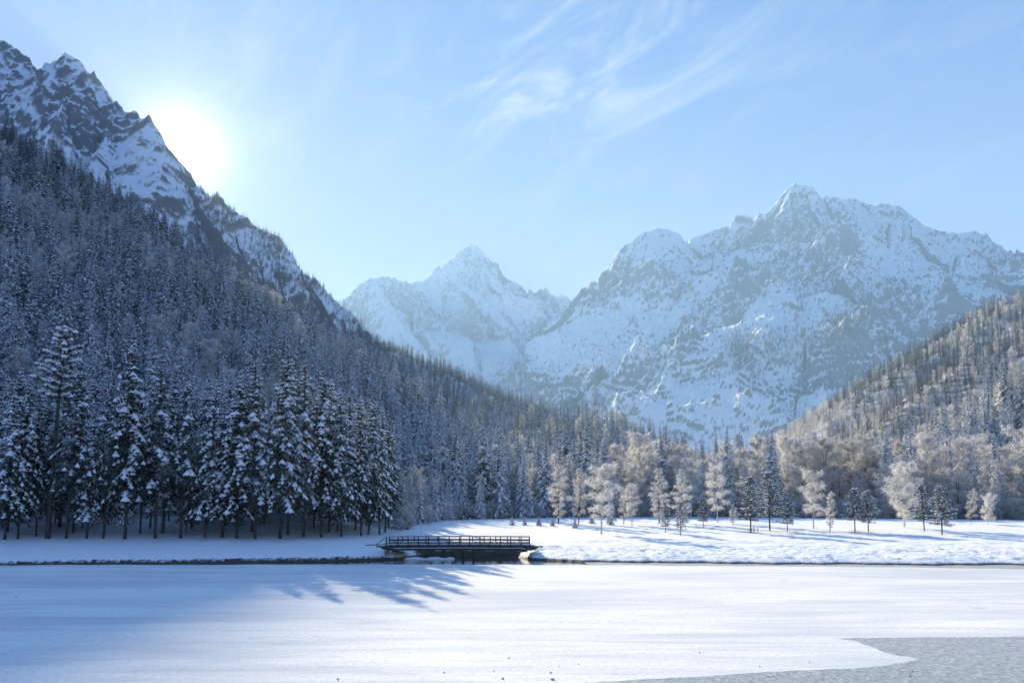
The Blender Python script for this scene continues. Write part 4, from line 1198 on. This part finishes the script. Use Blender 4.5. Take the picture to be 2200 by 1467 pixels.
twiggy('bush', 848, 1174, 1.5, 7, 'thin bare bush in front of the first railing posts', seed=6)
for i, (px, h_, lab) in enumerate([(1620, .9, 'brushwood at the foot of the double-trunked green pine'), (1628, .7, 'shorter brushwood right of the double-trunked green pine')]):
    twiggy('brushwood', px, 1144, h_ * 2, 10, lab, seed=20 + i, mat='frost_grey', spread=.3)
# low rimed undergrowth closing the forest fringe
ug = [join(broadleaf(700 + i, 4, 2.0, .04, 'round', 900, .05, .03, 4), BM2, 'undergrowth_bush') for i in range(3)]
n_ = 1500
up_ = nrs.uniform(-100, 2300, n_) ; ey_ = np.interp(up_, EDX, EDY) + np.abs(nrs.normal(0, 14, n_)) + 1.5
ux = (up_ - 1100) / F * ey_; kk = ((up_ > 1020) | (up_ < 0) * False | ((up_ > 860) & (nrs.rand(n_) < .4)))
ux, ey_ = ux[kk], ey_[kk]
forest('undergrowth', ux, ey_, ground(ux, ey_) - .1, nrs.uniform(1.5, 4.5, len(ux)), ug, 4, 'low tangle of rimed bushes along the forest fringe')

# dead grass and roots hanging over the cut edge of the left bank
b = MB(); q = random.Random(9)
for i in range(2600):
    x = q.uniform(-66, -16) if q.random() < .8 else q.uniform(2, 75)
    y = float(shore_y(x)) + q.uniform(-.1, .5); z = ground1(x, y) if i % 8 == 0 else None
    if z is None: z = .15 + .3 * q.random()
    l_ = q.uniform(.08, .30); a = q.uniform(0, 6.28)
    b.add([(x - .02, y, z), (x + .02, y, z), (x + math.cos(a) * l_, y - abs(math.sin(a)) * l_, z + q.uniform(-.1, .25))], [[0, 1, 2]])
b2 = MB()
for (tx_, ty_) in TAKEN[19:]:
    for i in range(26):
        a = q.uniform(0, 6.28); rr_ = abs(q.gauss(0, 1.3)) + .15; x, y = tx_ + math.cos(a) * rr_, ty_ + math.sin(a) * rr_
        z = ground1(x, y) if i % 6 == 0 or i == 0 else z
        l_ = q.uniform(.15, .7); e_ = q.uniform(-.3, .3) * l_
        b2.add([(x - .018, y, z - .05), (x + .018, y, z - .05), (x + e_, y + q.uniform(-.2, .2) * l_, z + l_)], [[0, 1, 2]])
tag(b2.build('dry_stems', M['frost_grey']), 'dry frosted stems poking through the snow round the meadow trees', kind='stuff')
tag(b.build('shore_grass', M['bark']), 'dead grass and roots along the cut edge of the bank', kind='stuff')

# ------------------------------------------------------------------ snow-covered cars far behind the bridge
def car(px, py, rz, label):
    x, y, z = ray(px, py); Y = 196.; X_ = float(x * Y / y); g0 = ground1(X_, Y)
    e = bpy.data.objects.new('parked_car', None); COL.objects.link(e); e.location = (X_, Y, g0); e.rotation_euler = (0, 0, rz)
    tag(e, label, 'car', 'snow-covered cars parked behind the meadow')
    prof = [(-2.1, .35), (-2.12, .75), (-1.95, .92), (-1.45, .98), (-.95, 1.42), (.55, 1.44), (1.15, .98), (1.95, .86), (2.12, .66), (2.1, .35)]
    b = MB(); V = [(a, s_ * (.82 if c < 1.1 else .66), c) for s_ in (-1, 1) for a, c in prof]; n = len(prof)
    b.add(V, [[i, i + 1, n + i + 1, n + i] for i in range(n - 1)] + [[n - 1, 0, n, 2 * n - 1]])
    for s_ in (0, n): b.add([V[s_ + i] for i in range(n)], [[0, 1, 2, 9], [2, 3, 6, 7], [2, 7, 8, 9], [3, 4, 5, 6]])
    b.build('body', M['car'], e)
    for sy_ in (-1, 1):
        w = MB(); yy = sy_ * .745
        w.add([(-1.25, sy_ * .80, 1.0), (-.85, sy_ * .70, 1.36), (.45, sy_ * .70, 1.38), (1.0, sy_ * .80, 1.0)], [[0, 1, 2, 3]])
        w.build('side_window', M['glass'], e)
        for xx in (-1.3, 1.3):
            w = MB(); w.tube([(xx, sy_ * .62, .32), (xx, sy_ * .84, .32)], [.32, .32], 14); w.add([(xx + .32 * math.cos(k * .4488), sy_ * .84, .32 + .32 * math.sin(k * .4488)) for k in range(14)] , [[0, k, k + 1] for k in range(1, 13)])
            w.build('wheel', M['glass'], e)
    w = MB(); w.blob((-.2, 0, 1.5), (1.0, .72, .2), 10, 3); w.blob((1.5, 0, .98), (.62, .74, .14), 10, 4); w.blob((-1.7, 0, 1.0), (.4, .74, .12), 10, 5)
    w.build('snow_cover', M['snow'], e)
M['car'] = mat_simple('car_paint', (.05, .055, .06), (.08, .085, .09), 1, .4)
M['glass'] = mat_simple('dark_glass', (.012, .014, .016), (.02, .022, .024), 1, .2)
car(969, 1124, .2, 'snow-covered parked car partly behind the last tree trunks of the stand')
car(986, 1123, .1, 'snow-covered parked car in the middle, between two thin trunks')
car(1003, 1121, -.1, 'snow-covered parked car farthest from the stand, white roof over dark flank')

# ------------------------------------------------------------------ two walkers
def person(px, Y, h, jacket, trousers, rz, label, name='person', phase=1):
    x, y, z = ray(px, 1100); X_ = float(x * Y / y); g0 = ground1(X_, Y)
    s_ = h / 1.75
    J = {'pelvis': (0, 0, .95), 'waist': (0, .01, 1.08), 'chest': (0, .02, 1.30), 'neck': (0, .03, 1.47), 'head0': (0, .05, 1.56), 'head1': (0, .04, 1.70),
         'shl': (-.19, .02, 1.41), 'ell': (-.25, -.06 * phase, 1.16), 'wrl': (-.24, .10 * phase, .94), 'hal': (-.235, .13 * phase, .86),
         'shr': (.19, .02, 1.41), 'elr': (.25, -.02 * phase, 1.15), 'wrr': (.25, -.02, .92), 'har': (.25, .01, .83),
         'hil': (-.10, 0, .90), 'knl': (-.11, .16 * phase, .50), 'anl': (-.11, .06 * phase, .09), 'tol': (-.11, .22 * phase, .04),
         'hir': (.10, 0, .90), 'knr': (.11, -.06 * phase, .50), 'anr': (.11, -.26 * phase, .12), 'tor': (.12, -.12 * phase, .04)}
    Rr = {'pelvis': .15, 'waist': .135, 'chest': .17, 'neck': .06, 'head0': .085, 'head1': .09, 'shl': .085, 'ell': .055, 'wrl': .042, 'hal': .04,
          'shr': .085, 'elr': .055, 'wrr': .042, 'har': .04, 'hil': .10, 'knl': .07, 'anl': .05, 'tol': .045, 'hir': .10, 'knr': .07, 'anr': .05, 'tor': .045}
    E = [('pelvis', 'waist'), ('waist', 'chest'), ('chest', 'neck'), ('neck', 'head0'), ('head0', 'head1'), ('chest', 'shl'), ('shl', 'ell'), ('ell', 'wrl'), ('wrl', 'hal'),
         ('chest', 'shr'), ('shr', 'elr'), ('elr', 'wrr'), ('wrr', 'har'), ('pelvis', 'hil'), ('hil', 'knl'), ('knl', 'anl'), ('anl', 'tol'), ('pelvis', 'hir'), ('hir', 'knr'), ('knr', 'anr'), ('anr', 'tor')]
    def skin(nm, keys, grow, mat, par, sub=1):
        es = [e for e in E if e[0] in keys and e[1] in keys]; ks = [k for k in J if k in keys]
        me = bpy.data.meshes.new(nm); me.from_pydata([J[k] for k in ks], [(ks.index(a), ks.index(b)) for a, b in es], [])
        o = link(nm, me, par); me.materials.append(mat)
        sk = o.modifiers.new('skin', 'SKIN'); su = o.modifiers.new('sub', 'SUBSURF'); su.levels = su.render_levels = sub
        for i, k in enumerate(ks): me.skin_vertices[0].data[i].radius = (Rr[k] + grow, (Rr[k] + grow) * (.8 if k in ('chest', 'waist', 'pelvis') else 1))
        me.skin_vertices[0].data[0].use_root = True
        return o
    body = skin(name, set(J), 0, M['skin'], None, 2)
    tag(body, label, 'person')
    body.location = (X_, Y, g0); body.rotation_euler = (0, 0, rz); body.scale = (s_,) * 3
    skin('jacket', {'pelvis', 'waist', 'chest', 'shl', 'ell', 'wrl', 'shr', 'elr', 'wrr', 'neck'}, .025, jacket, body)
    skin('trousers', {'pelvis', 'hil', 'knl', 'anl', 'hir', 'knr', 'anr'}, .018, trousers, body)
    hb = MB(); hb.blob((0, .04, 1.70), (.115, .125, .10), 10, 2); hb.build('hat', trousers, body, True)
    for s2 in (-1, 1):
        bt = MB(); yy = .13 * phase if s2 < 0 else -.2 * phase
        bt.blob((s2 * .11, yy, .06), (.06, .15, .07), 8, 3); bt.build('boot', trousers, body, True)
M['skin'] = mat_simple('skin', (.55, .36, .27), (.6, .4, .3), 2, .6)
M['red'] = mat_simple('red_jacket', (.55, .02, .02), (.65, .03, .03), 8, .7)
M['blue'] = mat_simple('blue_jacket', (.02, .14, .36), (.03, .2, .45), 8, .7)
M['dark'] = mat_simple('dark_cloth', (.012, .013, .018), (.03, .03, .035), 8, .8)
person(1513, 182, 1.8, M['red'], M['dark'], 1.9, 'walker in a red jacket half hidden behind a young pine on the meadow')
person(1535, 184, 1.78, M['blue'], M['dark'], 2.6, 'walker in a blue jacket and dark trousers beside the white-trunked birch', phase=-1)

# ------------------------------------------------------------------ small dark clods on the ice
for i, (px, py, s_) in enumerate([(1080, 1458, .10), (1187, 1460, .13), (1183, 1445, .08), (1093, 1413, .07), (1061, 1441, .06), (954, 1445, .07), (726, 1459, .08), (1201, 1431, .05), (1503, 1402, .07),
                                  (1632, 1432, .07), (1739, 1422, .06), (1960, 1442, .09), (1955, 1452, .09), (1243, 1427, .05), (34, 1282, .12)]):
    x, y = on_lake(px, py); b = MB(); b.blob((0, 0, s_ * .25), (s_ * .7, s_ * .55, s_ * .4), 7, i)
    o = b.build('snow_clod', M['clod'] if 'clod' in M else M.setdefault('clod', mat_simple('clod', (.3, .32, .35), (.55, .56, .6), 20, .8))); o.location = (x, y, 0)
    tag(o, 'small greyish clod lying loose on the snowed-over ice', 'clod', 'small clods scattered on the ice')

# ------------------------------------------------------------------ the air
b = MB(); b.box((0, 4000, 1097), (17000, 12000, 2206))
hz = b.build('haze', None or M['snow']); hz.data.materials.clear()
m = bpy.data.materials.new('haze'); m.use_nodes = True; t = m.node_tree; t.nodes.clear()
v = t.nodes.new('ShaderNodeVolumePrincipled'); o_ = t.nodes.new('ShaderNodeOutputMaterial'); t.links.new(v.outputs[0], o_.inputs['Volume'])
v.inputs['Color'].default_value = (.50, .78, 1, 1); v.inputs['Density'].default_value = 7.5e-5; v.inputs['Anisotropy'].default_value = .25
hz.data.materials.append(m); tag(hz, 'pale blue air between the lake and the mountains', kind='stuff')
hz.display_type = 'WIRE'
